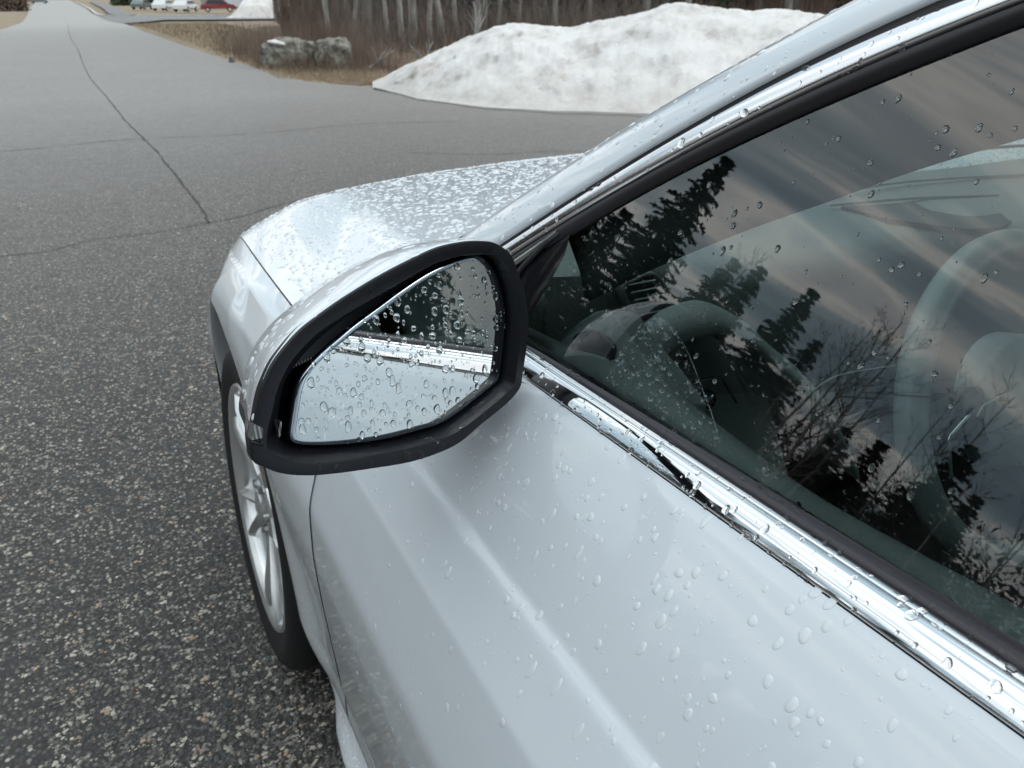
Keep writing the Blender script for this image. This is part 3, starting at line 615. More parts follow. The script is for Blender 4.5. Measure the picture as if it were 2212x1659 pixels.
sweep('window_gap', A['gapu'], A['gapl'], [(-.10, -.0018), (.3, -.0022), (.7, -.0022), (1.10, -.0018)], NW, M_rubber, car)
chU = sweep('window_chrome', A['gapl'], A['chl'], [(.02, -.004), (.0, -.0012), (.02, -.0003), (.08, .0006), (.25, .0012), (.5, .0014), (.75, .0010), (.93, .0003), (.97, -.0006), (1.0, -.004)], NW, M_satin, car)
fix_normals(chU, (XC, 0, .8))
sealU = sweep('window_seal', A['chl'], A['gl'], [(-.03, -.004), (.08, -.001), (.3, .001), (.7, .000), (.95, -.003), (1.0, -.006)], NW, M_rubber, car); fix_normals(sealU, (XC, 0, .8))
cbm, ctm, csm = T['beltc']
ysb = np.linspace(.60, -1.9, 90)
BB = [belt(cbm, .260, y) for y in ysb]; BT = [belt(ctm, .277, y) for y in ysb]; BS = [belt(csm, .2905, y) for y in ysb]
Nb = np.array([-.64, 0, .77])
prof_b = [(.004, -.006), (.0012, -.001), (.0012, .0)]; px_, pz_ = .0008, .0006
for ang, L_s in ((18, .0008), (30, .0016), (33, .0030), (37, .0030), (43, .0028), (55, .0018), (70, .0018), (84, .0018), (108, .0014), (62, .0014), (84, .0018), (98, .0020)):
    for _ in range(3): px_ += sin(radians(ang)) * L_s / 3; pz_ += cos(radians(ang)) * L_s / 3; prof_b.append((px_, pz_))
prof_b += [(px_ + .001, pz_ - .001), (px_ + .0015, pz_ - .004)]
V = [tuple(p + np.array([dx_, 0, dz_])) for dx_, dz_ in prof_b for p in BB]
chB = mk('belt_chrome', V, grid_faces(len(prof_b), len(BB)), M_chrome, car)
fix_normals(chB, (XC, 0, .5))
sealB = sweep('belt_seal', BT, BS, [(-.05, -.004), (.02, .0008), (.25, .0030), (.6, .0032), (.9, .0020), (1.0, .001), (1.05, -.006)], np.array([-.1, 0, 1.0]), M_wetrubber, car); fix_normals(sealB, (XC, 0, .5))
shadow_gap = sweep('chrome_shadow_gap', [p + np.array([-.0004, 0, -.0012]) for p in BB], [p + np.array([.004, 0, .001]) for p in BB], [(0, -.002), (1, -.002)], Nb, M_dark, car)
# side glass: gently curved sheet between belt and upper seal
def top_at(y):
    P = A['gl']; ys2 = [-p[1] for p in P]; return float(np.interp(-y, ys2, [p[2] for p in P]))
def glass_pt(y, v_, off=0.):
    zb = belt(csm, 0, y)[2] - .02; ztp = max(zb + .004, top_at(y) + .008)
    z = zb + (ztp - zb) * v_; X = .284 + .45 * (z - .930)
    return np.array([X, y, z]) + NW * (-.006 + off)
def pane(name, y0, y1, n_=60):
    V = [tuple(glass_pt(y, j / 12)) for y in np.linspace(y0, y1, n_) for j in range(13)]
    o = mk(name, V, grid_faces(n_, 13), M_sideglass, car); fix_normals(o, (XC, 0, .8)); return o
def up_to(y): return y
glassF = pane('side_window', -.33, .552); glassF['label'] = 'driver side window with the cloudy sky and treeline mirrored in it'
V = [tuple(glass_pt(y, j / 6, .003)) for y in (-.33, -.40) for j in range(7)]; bp_ = mk('door_pillar', V, grid_faces(2, 7), M_gloss, car)
# inner sail panel at the front corner of the window
def wpt(y, z, off): return np.array([.284 + .45 * (z - .930), y, z]) + NW * off
sail2 = [(.62, .900), (.64, .955), (.5524, .958), (.5072, .9926), (.5019, .9950), (.4977, .9927), (.4942, .9796), (.4996, .9543), (.5068, .9311), (.512, .905)]
V = [tuple(wpt(y, z, -.004)) for y, z in sail2]; c_ = np.mean(np.array(V), axis=0) + NW * .003; V.append(tuple(c_))
mk('mirror_sail', V, [(i, (i + 1) % 10, 10) for i in range(10)], M_gloss, car)
P0 = [wpt(y, z, .001) for y, z in ((.600, .925), (.5524, .9585), (.53, .9758), (.5072, .9935))]; P1 = [wpt(y, z, .001) for y, z in ((.600, .915), (.5560, .9485), (.533, .9680), (.5085, .9915))]
sweep('sail_trim', P0, P1, [(0, 0), (.3, .002), (.7, .002), (1, 0)], NW, M_trim, car)
tube('sail_ridge', [wpt(.5075, .992, -.001), wpt(.518, .982, .0), wpt(.536, .958, .001), wpt(.551, .930, .001), wpt(.56, .905, 0)], .0022, M_black, car)
# screen, roof and far side
AI = [p for p in SOUT]
def foot(p): return p
V = []; k_ = [i for i, p in enumerate(AI) if p[1] > .22]
nu = 24
for i in k_:
    p = AI[i]
    for j in range(nu):
        u = j / (nu - 1); b_ = sin(pi * u)
        V.append((p[0] + (2 * XC - 2 * p[0]) * u, p[1] + .13 * b_ ** .8 , p[2] + .012 * b_))
scr = mk('windscreen', V, grid_faces(len(k_), nu), M_screen, car); fix_normals(scr, (XC, 0, .8))
k_ = [i for i, p in enumerate(AI) if p[1] <= .26]
V = []
for i in k_:
    p = AI[i]
    for j in range(nu):
        u = j / (nu - 1); b_ = sin(pi * u); fr_ = sst((p[1] + .1) / .36)
        V.append((p[0] + (2 * XC - 2 * p[0]) * u, p[1] + .13 * b_ ** .8 * fr_, p[2] + .012 * b_ + .02 * b_ * (1 - fr_)))
rf = mk('roof', V, grid_faces(len(k_), nu), M_paint, car); fix_normals(rf, (XC, 0, .8))
V2 = [(x, y, z - .012) for x, y, z in V]; hl = mk('headliner', V2, grid_faces(len(k_), nu), M_headline, car)
for src, nm in ((pil, 'pillar_and_roof_edge'), (chU, 'window_chrome'), (sealU, 'window_seal'), (chB, 'belt_chrome'), (sealB, 'belt_seal'), (glassF, 'side_window'), (cowlside, 'scuttle_side')): mirrored(src, nm, car)
# rear cabin side: glass and back pillar
V = []
for y in np.linspace(-.42, -1.35, 12):
    for v_ in (0, .25, .5, .75, 1.):
        zb = belt(csm, 0, y)[2] - .02; ztp = top_at(-.40) + .006 - .28 * max(0, (-.55 - y)) ** 1.4
        z = zb + (ztp - zb) * v_; V.append(tuple(np.array([.284 + .45 * (z - .93), y, z]) - NW * .004))
gR = mk('rear_side_window', V, grid_faces(12, 5), M_sideglass, car); mirrored(gR, 'rear_side_window', car)
p0 = AI[-1]
V = []
for t_ in np.linspace(0, 1, 12):
    y = -.40 - 1.35 * t_; z = p0[2] - .02 - .26 * t_ ** 1.8
    for u in np.linspace(0, 1, 16): V.append((p0[0] + (2 * XC - 2 * p0[0]) * u, y, z + .03 * sin(pi * u)))
rr2 = mk('rear_roof', V, grid_faces(12, 16), M_paint, car)
for s_ in (0, 1):
    V = []
    for t_ in np.linspace(0, 1, 12):
        y = -.40 - 1.35 * t_; z = p0[2] - .02 - .26 * t_ ** 1.8; x = p0[0]
        zw = max(belt(csm, 0, y)[2], top_at(-.40) + .006 - .28 * max(0, (-.55 - y)) ** 1.4)
        for q_ in ((x, y, z), (x - .03, y, z - .02), (.284 + .45 * (zw - .93), y, zw - .012)): V.append(q_ if s_ == 0 else (2 * XC - q_[0], q_[1], q_[2]))
    mk('roof_rail', V, grid_faces(12, 3), M_paint, car)
# scuttle (black) between bonnet and screen
V = []
for i in range(40):
    u = i / 39; X = .33 + (2 * XC - .66) * u
    yr = yrear(X) + .012
    for t_ in (0, .5, 1): V.append((X, yr - .10 * t_, zh(X, yr) - .022 - .012 * t_))
mk('scuttle_panel', V, grid_faces(40, 3), M_black, car)

# ---------------------------------------------------------------- door mirror
mir = bpy.data.objects.new('door_mirror', None); COL.objects.link(mir); mir.parent = car; mir.location = (.142 - XC, .46, .94)
mir['label'] = 'near side door mirror with white cap and black frame'
mn = np.array(T['mn']); GL = catmull(T['glass'], 5, True); FR = catmull(T['frame'], 4, True)
cen = np.mean(np.array(T['glass']), axis=0); e1 = np.array([1., 0, 0]); e1 -= mn * e1.dot(mn); e1 /= np.linalg.norm(e1); e2 = np.cross(e1, mn); e2 = e2 if e2[2] > 0 else -e2
def pol(P, nA):
    P = np.array(P); d = P - cen; u = d @ e1; v_ = d @ e2; h = d @ mn; a = np.unwrap(np.arctan2(v_, u))
    if a[-1] < a[0]: a, u, v_, h = a[::-1], u[::-1], v_[::-1], h[::-1]
    r = np.hypot(u, v_); an = np.linspace(-pi, pi, nA, endpoint=False)
    aa = np.concatenate([a - 2 * pi, a, a + 2 * pi, a + 4 * pi]); rr_ = np.tile(r, 4); o_ = np.argsort(aa)
    r2 = np.interp(an + 2 * pi * 0, aa[o_], rr_[o_]); return an, r2, float(np.mean(h))
NA = 200
an, rg_, hg = pol(GL, NA); _, rf_, hf = pol(FR, NA)
def mp3(a, r, h): return cen + e1 * (r * cos(a)) + e2 * (r * sin(a)) + mn * h
# glass
V = [tuple(mp3(an[i], rg_[i] - .0040, hg + .0008)) for i in range(NA)] + [tuple(mp3(an[i], 0, hg + .0008)) for i in (0,)]
gm = mk('mirror_glass', V, [(i, (i + 1) % NA, NA) for i in range(NA)], M_mirror, mir, smooth=False); fix_normals(gm, tuple(cen - mn), True)
V = []
for rr_, hh in ((-.0040, .0005), (-.0004, .0005), (0, .0002), (0, -.004)):
    V += [tuple(mp3(an[i], rg_[i] + rr_, hg + hh)) for i in range(NA)]
ge = mk('mirror_glass_border', V, grid_faces(4, NA, True), M_mirror_edge, mir); fix_normals(ge, tuple(cen - mn * .05))
# black frame
rings = []
def ringv(fr_in, h):  # fr_in metres inward from frame outline, limited by distance to glass
    return [tuple(mp3(an[i], rf_[i] - min(fr_in, (rf_[i] - rg_[i]) * .72), h)) for i in range(NA)]
V = []
V += [tuple(mp3(an[i], rf_[i] - .0004, hf - .008)) for i in range(NA)]
for fi, h in ((.0003, hf - .004), (.0000, hf - .0010), (.0004, hf - .0002), (.0012, hf), (.0095, hf - .0002), (.0103, hf - .0006), (.0108, hf - .0014), (.0122, hf - .0070)): V += ringv(fi, h)
V += [tuple(mp3(an[i], rg_[i] + (rf_[i] - rg_[i]) * .24, hg - .004)) for i in range(NA)]
V += [tuple(mp3(an[i], rg_[i] + .0020, hg - .022)) for i in range(NA)]; V += [tuple(mp3(an[i], rg_[i] * .9, hg - .026)) for i in range(NA)]
bz = mk('mirror_frame', V, grid_faces(12, NA, True), M_bezel, mir); fix_normals(bz, tuple(cen - mn * .2))
bm = bmesh.new(); bm.from_mesh(bz.data); bmesh.ops.recalc_face_normals(bm, faces=bm.faces); bm.to_mesh(bz.data); bm.free(); sharpen(bz, 40)
# housing rings going forward
fwd = np.array([.05, 1.0, -.02]); cf = np.mean([mp3(an[i], rf_[i], hf) for i in range(NA)], axis=0)
HR = [(1.000, .0026), (1.005, .0036), (1.009, .0075), (1.008, .014), (1.000, .024), (.984, .036), (.950, .052), (.90, .076), (.78, .088), (.60, .097), (.35, .103), (.02, .105)]
V = []
for s_, d in HR:
    for i in range(NA):
        p = mp3(an[i], rf_[i], hf); q_ = cf + (p - cf) * (s_ - (2.1 * d if d < .04 else .084) * max(0, -cos(an[i])) ** 1.5) - mn * d + (fwd + mn) * d * .0 + np.array([0, 0, -.010 * (d / .1) ** 2]); V.append(tuple(q_))
F = grid_faces(len(HR), NA, True)
def sector(i):
    p = mp3(an[i % NA], rf_[i % NA], hf); x, z = p[0], p[2]; v_ = (p - cen) @ e2; u = (p - cen) @ e1
    return u, v_
xl = min(mp3(an[i], rf_[i], hf)[0] for i in range(NA))
ZT = 0.0
capF, lenF, lowF = [], [], []
VTIP = T['vtip']; VLOW = T['vlow']
for f in F:
    i = f[0] % NA; ring = f[0] // NA; u, v_ = sector(i)
    if v_ > VTIP or (v_ > -.01 and u > 0): capF.append(f)
    elif v_ > VLOW and u < 0: lenF.append(f)
    else: lowF.append(f)
def subset(name, V, F, m, par):
    idx = sorted({k for f in F for k in f}); mp_ = {k: j for j, k in enumerate(idx)}
    o = mk(name, [V[k] for k in idx], [tuple(mp_[k] for k in f) for f in F], m, par); return o
cap = subset('mirror_cap', V, capF, M_paint, mir)
low_ = subset('mirror_lower_shell', V, lowF, M_bezel, mir)
lens_ = subset('turn_signal_lens', V, lenF, M_lens, mir)
for o in (cap, low_, lens_): fix_normals(o, tuple(cf + np.array([0, .04, 0])))
# reflector shell behind the lens, and the lens foot on the frame face
def q2(px): return np.array(px)
V = [tuple(np.array(p) + mn * .0012) for p in T['lensface']]; V += [tuple(np.array(p) - mn * .006) for p in T['lensface']]
n4 = len(T['lensface']); lf_ = mk('turn_signal_lens', V, [tuple(range(n4)), tuple(reversed(range(n4, 2 * n4)))] + [(i, (i + 1) % n4, (i + 1) % n4 + n4, i + n4) for i in range(n4)], M_lens, mir, smooth=False)
V = [tuple(np.array(p) + mn * .0030) for p in T['lightguide']]; V += [tuple(np.array(p) - mn * .004) for p in T['lightguide']]; n4 = len(T['lightguide'])
lg_ = mk('light_guide', V, [tuple(range(n4)), tuple(reversed(range(n4, 2 * n4)))] + [(i, (i + 1) % n4, (i + 1) % n4 + n4, i + n4) for i in range(n4)], M_lens, mir, smooth=False)
V = [tuple(p) for p in T['ventline']]
tube('frame_seam', [np.array(p) + mn * .0004 for p in T['ventline']], .0007, M_black, mir, 6)
# arm
V, F = tube_geo(catmull([(.262, .530, .868), (.24, .520, .876), (.21, .510, .890), (.18, .500, .91)], 5), .016, 14); mk('mirror_arm', V, F, M_gloss, mir)

# ---------------------------------------------------------------- cabin seen through the glass
# door card: inner sill strip and the raised tweeter corner
dc = [(.315, .66, .880), (.315, .5028, .8979), (.317, .44, .912), (.318, .379, .918), (.318, .3143, .9125), (.318, .2327, .9085), (.320, .1165, .9177), (.325, -.05, .926), (.33, -.40, .940)]
P = catmull([np.array(p) for p in dc], 6); V = []
for p in P:
    for dx_, dz_ in ((-.024, -.035), (-.016, -.012), (-.008, -.002), (0, 0), (.006, -.004), (.012, -.02), (.020, -.12), (.026, -.32)): V.append((p[0] + dx_, p[1], p[2] + dz_))
door_card = mk('door_card', V, grid_faces(len(P), 8), M_leather, car); fix_normals(door_card, (.0, .2, -3)) 
q_ = [(.315, .520, .880), (.315, .5028, .9000), (.314, .4900, .9140), (.315, .4747, .9274), (.317, .458, .9410), (.318, .4443, .9475), (.319, .434, .9465), (.319, .4274, .9417), (.318, .400, .9310), (.317, .379, .9250), (.316, .350, .912), (.316, .35, .88)]
V = [tuple(p) for p in q_] + [(p[0] + .02, p[1] - .004, p[2] - .004) for p in q_]; n4 = len(q_)
tw = mk('tweeter_corner', V, [tuple(range(n4)), tuple(reversed(range(n4, 2 * n4)))] + [(i, (i + 1) % n4, (i + 1) % n4 + n4, i + n4) for i in range(n4)], M_leather, car, smooth=False)
sp_ = catmull([np.array(p) for p in [(.325, .4787, .9147), (.325, .4498, .9285), (.325, .4258, .923), (.325, .4416, .8955), (.325, .4799, .8968)]], 5, True)
sp_ = [p + np.array([-.0125, 0, 0]) for p in sp_]; c_ = np.mean(sp_, axis=0)
V = [tuple(c_ + (p - c_) * s_ + np.array([dx_, 0, 0])) for s_, dx_ in ((1, .002), (.96, -.0012), (.90, .0005), (.86, .0005)) for p in sp_] + [tuple(c_)]
ns = len(sp_); tg = mk('speaker_grille', V, grid_faces(4, ns, True) + [(3 * ns + i, 3 * ns + (i + 1) % ns, 4 * ns) for i in range(ns)], M_black, tw)
# inner trim of the pillar; lower edge hides the outside view above it
inn = [(.450, .250, 1.090), (.440, .305, 1.063), (.415, .395, 1.009), (.388, .500, .946), (.372, .62, .885)]
low_l = catmull([np.array(p) for p in [(.455, -.40, 1.24), (.455, 0.0, 1.185), (.452, .14, 1.14), (.4500, .2506, 1.0900), (.4310, .3029, 1.0626), (.4030, .3700, 1.0250 )]], 6)
T_in = T['pin']; low_l = catmull([np.array(p) for p in [(.47, -.40, 1.23), (.465, 0.0, 1.185), (.455, .14, 1.138)] + T_in], 6)
V = []
AG = [-p[1] for p in A['gl']]
for p in low_l:
    y = p[1] + .03; g_ = np.array([np.interp(-y, AG, [q[k] for q in A['gl']]) for k in range(3)])
    g_ = g_ + np.array([.020, 0, .004]); g2_ = g_ + np.array([.014, 0, .02]) 
    V += [tuple(g_ + np.array([-.012, 0, .01])), tuple(g_), tuple((g_ + p) / 2 + np.array([.003, 0, -.001])), tuple(p), tuple(p + np.array([.006, .006, -.002])), tuple(p + np.array([.02, .03, .012]))]
pt = mk('pillar_trim', V, grid_faces(len(low_l), 6), M_headline, car)
# dashboard top
V = []; nxx = 60
for i in range(nxx):
    u = i / (nxx - 1); X = .345 + (2 * XC - .69) * u
    bow = sin(pi * min(1, max(0, (X - .345) / (2 * XC - .69))))
    yn = float(I_(X, [.345, .50, .5737, .6943, .858, .93, 1.1, 1.8], [.615, .612, .560, .5239 + .02, .5556 + .01, .535, .50, .50]))
    yf = float(I_(X, [.345, .45, .6, .8, .95, 1.1, 1.5, 1.8], [.72, .80, .84, .80, .71, .69, .70, .66])); zf = .872 + .066 * bow ** .4
    zn = float(I_(X, [.345, .42, .5, .6, .86, .95, 1.2, 1.8], [.885, .912, .912, .903, .902, .905, .90, .88]))
    for t_, dz_ in ((0, -.26), (.0, -.06), (-.02, -.018), (.02, -.003), (.10, .002), (.3, .004), (.6, .001), (1, -.0)):
        V.append((X, yn + (yf - yn) * t_ + (.06 if dz_ < -.2 else 0), zn + (zf - zn) * max(0, t_) + dz_))
dash = mk('dashboard', V, grid_faces(nxx, 8), M_leather, car); fix_normals(dash, (.8, .9, .3))
# windscreen grille and trim lines on the dash
gp = [(.8177, .6526), (1.0472, .5937), (1.0188, .5456), (.9556, .5074 + .02), (.9106, .5411), (.8387, .5993)]
def dash_z(X, y):
    bow = sin(pi * (X - .345) / (2 * XC - .69)); yn = .545; yf = float(I_(X, [.345, .45, .6, .8, .95, 1.1, 1.5, 1.8], [.72, .80, .84, .80, .71, .69, .70, .66])); zf = .872 + .066 * bow ** .4
    return .902 + (zf - .902) * min(1, max(0, (y - yn) / (yf - yn))) + .0055
def flat_poly(name, P, m, h, par):
    V = [(x, y, dash_z(x, y) + h) for x, y in P] + [(x, y, dash_z(x, y) - .006) for x, y in P]; n_ = len(P)
    return mk(name, V, [tuple(range(n_)), tuple(reversed(range(n_, 2 * n_)))] + [(i, (i + 1) % n_, (i + 1) % n_ + n_, i + n_) for i in range(n_)], m, par, smooth=False)
M_grille = mat('perforated_grille', (.05, .056, .056), .5); t, b = nodes(M_grille)
wv = t.nodes.new('ShaderNodeTexWave'); wv.inputs['Scale'].default_value = 160; t.links.new(coords(t), wv.inputs['Vector']); bump(t, b, wv.outputs[0], .7, .001)
flat_poly('speaker_grille', gp, M_grille, .001, dash)
M_pale = mat('pale_trim_line', (.35, .38, .37), .3)
def line(name, P, r, m, par): return tube(name, catmull([np.array(p) for p in P], 6), r, m, par, 6)
line('trim_line', [(x, y, dash_z(x, y) + .002) for x, y in ((.805, .660), (.93, .628), (1.05, .597))], .0022, M_pale, dash)
line('trim_line', [(x, y, dash_z(x, y) + .002) for x, y in ((.84, .690), (.98, .665), (1.25, .625))], .0020, M_pale, dash)
line('trim_line', [(x, y, dash_z(x, y) + .003) for x, y in ((.80, .735), (1.005, .735), (1.3, .74), (1.6, .70))], .0026, M_black, dash)
# side air vent: frame, dark opening, slats
vc_ = [np.array(p) for p in [(.4446, .60, .8938), (.4600, .602, .9010), (.4758, .602, .9040), (.4860, .600, .8990), (.5020, .598, .8760), (.5172, .597, .8580), (.5160, .595, .8480), (.5060, .592, .8440), (.4747, .590, .8448), (.4660, .592, .8520)]]
vc_ = [p + np.array([0, -.055, .012]) * 0 for p in vc_]
vl = catmull(vc_, 4, True); n_ = len(vl); c_ = np.mean(vl, axis=0)
vent = mk('air_vent', [tuple(c_ + (p - c_) * s_ + np.array([0, dy_, 0])) for s_, dy_ in ((1.10, .006), (1.10, -.008), (1.04, -.010), (1.0, -.008), (.98, .004), (.97, .03)) for p in vl], grid_faces(6, n_, True), M_leather, car)
mk('vent_opening', [tuple(c_ + (p - c_) * .99 + np.array([0, .03, 0])) for p in vl], [tuple(range(n_))], M_dark, vent, smooth=False)
for k in range(6):
    t_ = (k + .5) / 6; z = .9010 - .054 * t_
    x0, x1 = float(I_(t_, [0, 1], [.4470, .4740])), float(I_(t_, [0, .3, 1], [.4790, .4960, .5140]))
    V = []; F = []; box_geo(((x0 + x1) / 2, .600, z), (x1 - x0, .013, .0016), V, F, Matrix.Rotation(radians(-14), 3, 'X')); mk('slat', V, F, M_trim, vent, smooth=False)
# face of the dash below and beside the vent
V = []
for i in range(24):
    u = i / 23; X = .36 + .30 * u
    for y, z in ((.612, .915 - .02 * u), (.606, .88), (.604, .84), (.60, .80), (.57, .74), (.52, .66)): V.append((X, y + .01 * sin(u * 3), z - .03 * u))
mk('dash_face', V, grid_faces(24, 6), M_leather, dash)
# instrument hood: an arched cowl over the dials
arch = [(.4072, .52, .8667), (.4309, .52, .8939), (.4608, .515, .9034), (.483, .51, .8967 + .004), (.5194, .50, .8792), (.5473, .49, .8527), (.593, .47, .8087), (.6418, .45, .7253)]
AP = catmull([np.array(p) for p in arch], 6); V = []
for p in AP:
    for dy_, dx_, dz_ in ((.05, .02, -.045), (.03, .010, -.018), (.010, .003, -.003), (0, 0, 0), (-.014, -.003, -.003), (-.026, -.004, -.010), (-.030, -.003, -.020), (-.022, .002, -.026), (.03, .012, -.030)): V.append((p[0] + dx_, p[1] + dy_, p[2] + dz_))
mk('instrument_hood', V, grid_faces(len(AP), 9), M_leather, dash)
inst = [(.4238, .53, .8428), (.4595, .53, .8462)], [(.4374, .53, .8341), (.4785, .53, .8353)]
for P in inst: line('trim_line', P, .0012, M_trim, dash)
line('trim_line', [(.4596, .52, .8104), (.5069, .52, .8121), (.5200, .52, .8085), (.5278, .52, .799), (.5467, .52, .7734)], .0014, M_trim, dash)
line('trim_line', [(.5059, .5, .8631), (.5184, .5, .83), (.5372, .5, .8038), (.5576, .5, .7854), (.6061, .5, .7711), (.627, .5, .7676), (.6709, .5, .7838), (.7704, .5, .7749)], .0011, M_pale, dash)
V, F = rev([(-.004, .001), (-.004, .008), (.0, .0105), (.006, .0105)], 24, 0, 0); kn = mk('light_switch', [(.4918 + p[1] * .9, .505 + p[0], .7969 + p[2]) for p in V], F, M_trim, dash)
# steering wheel
sw = bpy.data.objects.new('steering_wheel', None); COL.objects.link(sw); sw.parent = car; cW = np.array([.822, .386, .768]); sw.location = (cW[0] - XC, cW[1], cW[2])
nW = np.array([0, -1, .4]); nW /= np.linalg.norm(nW); u1 = np.array([1., 0, 0]); u2 = np.cross(nW, u1); u2 = u2 if u2[2] > 0 else -u2
M_wheel = mat('wheel_leather', (.20, .23, .23), .4)
def wp_(r, a, h=0): return cW + (u1 * cos(a) + u2 * sin(a)) * r + nW * h
V = []; na2, nb = 90, 14
for i in range(na2):
    a = 2 * pi * i / na2
    for k in range(nb):
        b_ = 2 * pi * k / nb; V.append(tuple(wp_(.168 + .0175 * cos(b_), a, .0155 * sin(b_))))
F = [(i * nb + k, i * nb + (k + 1) % nb, ((i + 1) % na2) * nb + (k + 1) % nb, ((i + 1) % na2) * nb + k) for i in range(na2) for k in range(nb)]
mk('rim', V, F, M_wheel, sw)
V = []
for i in range(40):
    a = 2 * pi * i / 40
    for r, h in ((.068, -.02), (.066, .0), (.060, .010), (.040, .018), (.0005, .021)): V.append(tuple(wp_(r * (1.12 if cos(a) else 1), a, h)))
mk('hub', V, [(i * 5 + k, i * 5 + k + 1, ((i + 1) % 40) * 5 + k + 1, ((i + 1) % 40) * 5 + k) for i in range(40) for k in range(4)], M_wheel, sw)
for a0 in (pi, 0, -pi / 2):
    V = []
    for r, hw in ((.05, .034), (.09, .028), (.13, .024), (.158, .026)):
        for t_, h in ((-1, -.012), (-1, .004), (-.8, .008), (.8, .008), (1, .004), (1, -.012)):
            an_ = a0; p = wp_(r, an_, h) + (-u1 * sin(a0) + u2 * cos(a0)) * hw * t_; V.append(tuple(p))
    mk('spoke', V, grid_faces(4, 6), M_black, sw)
line('button_trim', [tuple(np.array(p) + nW * .012) for p in [(.7215, .3876, .779), (.6950, .3830, .7690), (.6873, .3813, .7631), (.6855, .374, .745), (.684, .3664, .7259)]], .0021, M_trim, sw)
line('button_trim', [tuple(np.array(p) + nW * .012) for p in [(.733, .3857, .7742), (.7450, .3890, .7820), (.7662, .39, .785), (.8081, .3927, .7917)]], .0010, M_pale, sw)
line('rim_seam', [wp_(.168 + .0180 * cos(b_), radians(165), .0160 * sin(b_)) for b_ in np.linspace(0, 2 * pi, 13)], .0008, M_dark, sw)
V = []; F = []; box_geo((.628, .475, .742), (.026, .05, .020), V, F, Matrix.Rotation(radians(20), 3, 'Z')); stalk = mk('indicator_stalk', V, F, M_black, car, smooth=False)
tube('stalk_arm', [(.63, .47, .742), (.70, .47, .745), (.78, .48, .75)], .007, M_black, stalk)
# seats and floor, dim
V = []; F = []; box_geo((XC, -.35, .42), (1.45, 2.0, .06), V, F); mk('cabin_floor', V, F, M_dark, car, smooth=False)
for X in (.80, 1.36):
    st = []
    V = []; 
    for i in range(16):
        t_ = i / 15
        for k in range(12):
            a = 2 * pi * k / 12; V.append((X + .235 * np.sign(cos(a)) * abs(cos(a)) ** .5, -.62 - .28 * t_ + .06 * np.sign(sin(a)) * abs(sin(a)) ** .6, .50 + .58 * t_))
    sb_ = mk('seat_back', V, grid_faces(16, 12, True) + [tuple(range(180, 192))], M_leather, car)
    V = []; F = []
    for i in range(12):
        t_ = i / 11
        for k in range(12):
            a = 2 * pi * k / 12; V.append((X + .25 * np.sign(cos(a)) * abs(cos(a)) ** .5, -.62 + .52 * t_, .52 + .05 * t_ + .06 * np.sign(sin(a)) * abs(sin(a)) ** .6))
    mk('seat_cushion', V, grid_faces(12, 12, True) + [tuple(range(132, 144))], M_leather, car)
V = []; F = []; box_geo((XC, .74, .62), (1.5, .02, .48), V, F); mk('bulkhead', V, F, M_dark, car, smooth=False)

# ---------------------------------------------------------------- raindrops
def drop_geo(rr, rings=4, seg=14, h=.5, ecc=1., wob=.10):
    ph = [rr.uniform(0, 6.28) for _ in range(3)]; am = [rr.uniform(0, wob) for _ in range(3)]
    V = []; F = []
    for i in range(rings):
        t_ = i / rings * pi / 2; rad = cos(t_) ** .8; z = sin(t_) ** 1.0 * h
        for k in range(seg):
            a = 2 * pi * k / seg; wv_ = 1 + am[0] * sin(2 * a + ph[0]) + am[1] * sin(3 * a + ph[1]) + am[2] * .5 * sin(4 * a + ph[2])
            V.append((cos(a) * rad * wv_ * ecc, sin(a) * rad * wv_ / ecc, z))
    V.append((0, 0, h)); top = len(V) - 1
    V += [(x, y, -.12) for x, y, z in V[:seg]]; base = top + 1
    for i in range(rings - 1):
        for k in range(seg): F.append((i * seg + k, i * seg + (k + 1) % seg, (i + 1) * seg + (k + 1) % seg, (i + 1) * seg + k))
    for k in range(seg):
        F.append(((rings - 1) * seg + k, (rings - 1) * seg + (k + 1) % seg, top)); F.append((base + k, base + (k + 1) % seg, (k + 1) % seg, k))
    F.append(tuple(base + k for k in reversed(range(seg)))); return V, F
dr = random.Random(11)
DROPS = []
for i in range(8):
    V, F = drop_geo(dr, 4, 14, .50, 1 + .10 * (i % 3), .11); me = bpy.data.meshes.new('water_drop'); me.from_pydata(V, [], F); me.materials.append(M_water)
    me.polygons.foreach_set('use_smooth', [len(f) < 14 and f[0] < 14 * 4 for f in F]); DROPS.append(me)
DROPS_P = []
for me in DROPS:
    m2 = me.copy(); m2.materials.clear(); m2.materials.append(M_bead); DROPS_P.append(m2)
PAINTED = (doorF.name, pil.name, cap.name)
def samples(o, n_, rr, flt=None):
    me = o.data; n = len(me.polygons); co = np.empty(len(me.vertices) * 3, np.float32); me.vertices.foreach_get('co', co); co = co.reshape(-1, 3)
    ar = np.empty(n, np.float32); me.polygons.foreach_get('area', ar); nr = np.empty(n * 3, np.float32); me.polygons.foreach_get('normal', nr); nr = nr.reshape(-1, 3)
    ce = np.empty(n * 3, np.float32); me.polygons.foreach_get('center', ce); ce = ce.reshape(-1, 3)
    wgt = ar.astype(float)
    if flt is not None: wgt = wgt * np.array([flt(c, k) for c, k in zip(ce, nr)])
    if wgt.sum() <= 0: return []
    rs = np.random.RandomState(rr.randint(0, 10 ** 6)); idx = rs.choice(n, size=n_, p=wgt / wgt.sum()); out_ = []
    for i in idx:
        vs = me.polygons[i].vertices; w_ = rs.dirichlet([1] * len(vs)); p = (co[list(vs)] * w_[:, None]).sum(0); out_.append((p, nr[i]))
    return out_
POOL = []        # (size seen from the camera, surface object, parent, point, normal, radius, elong)
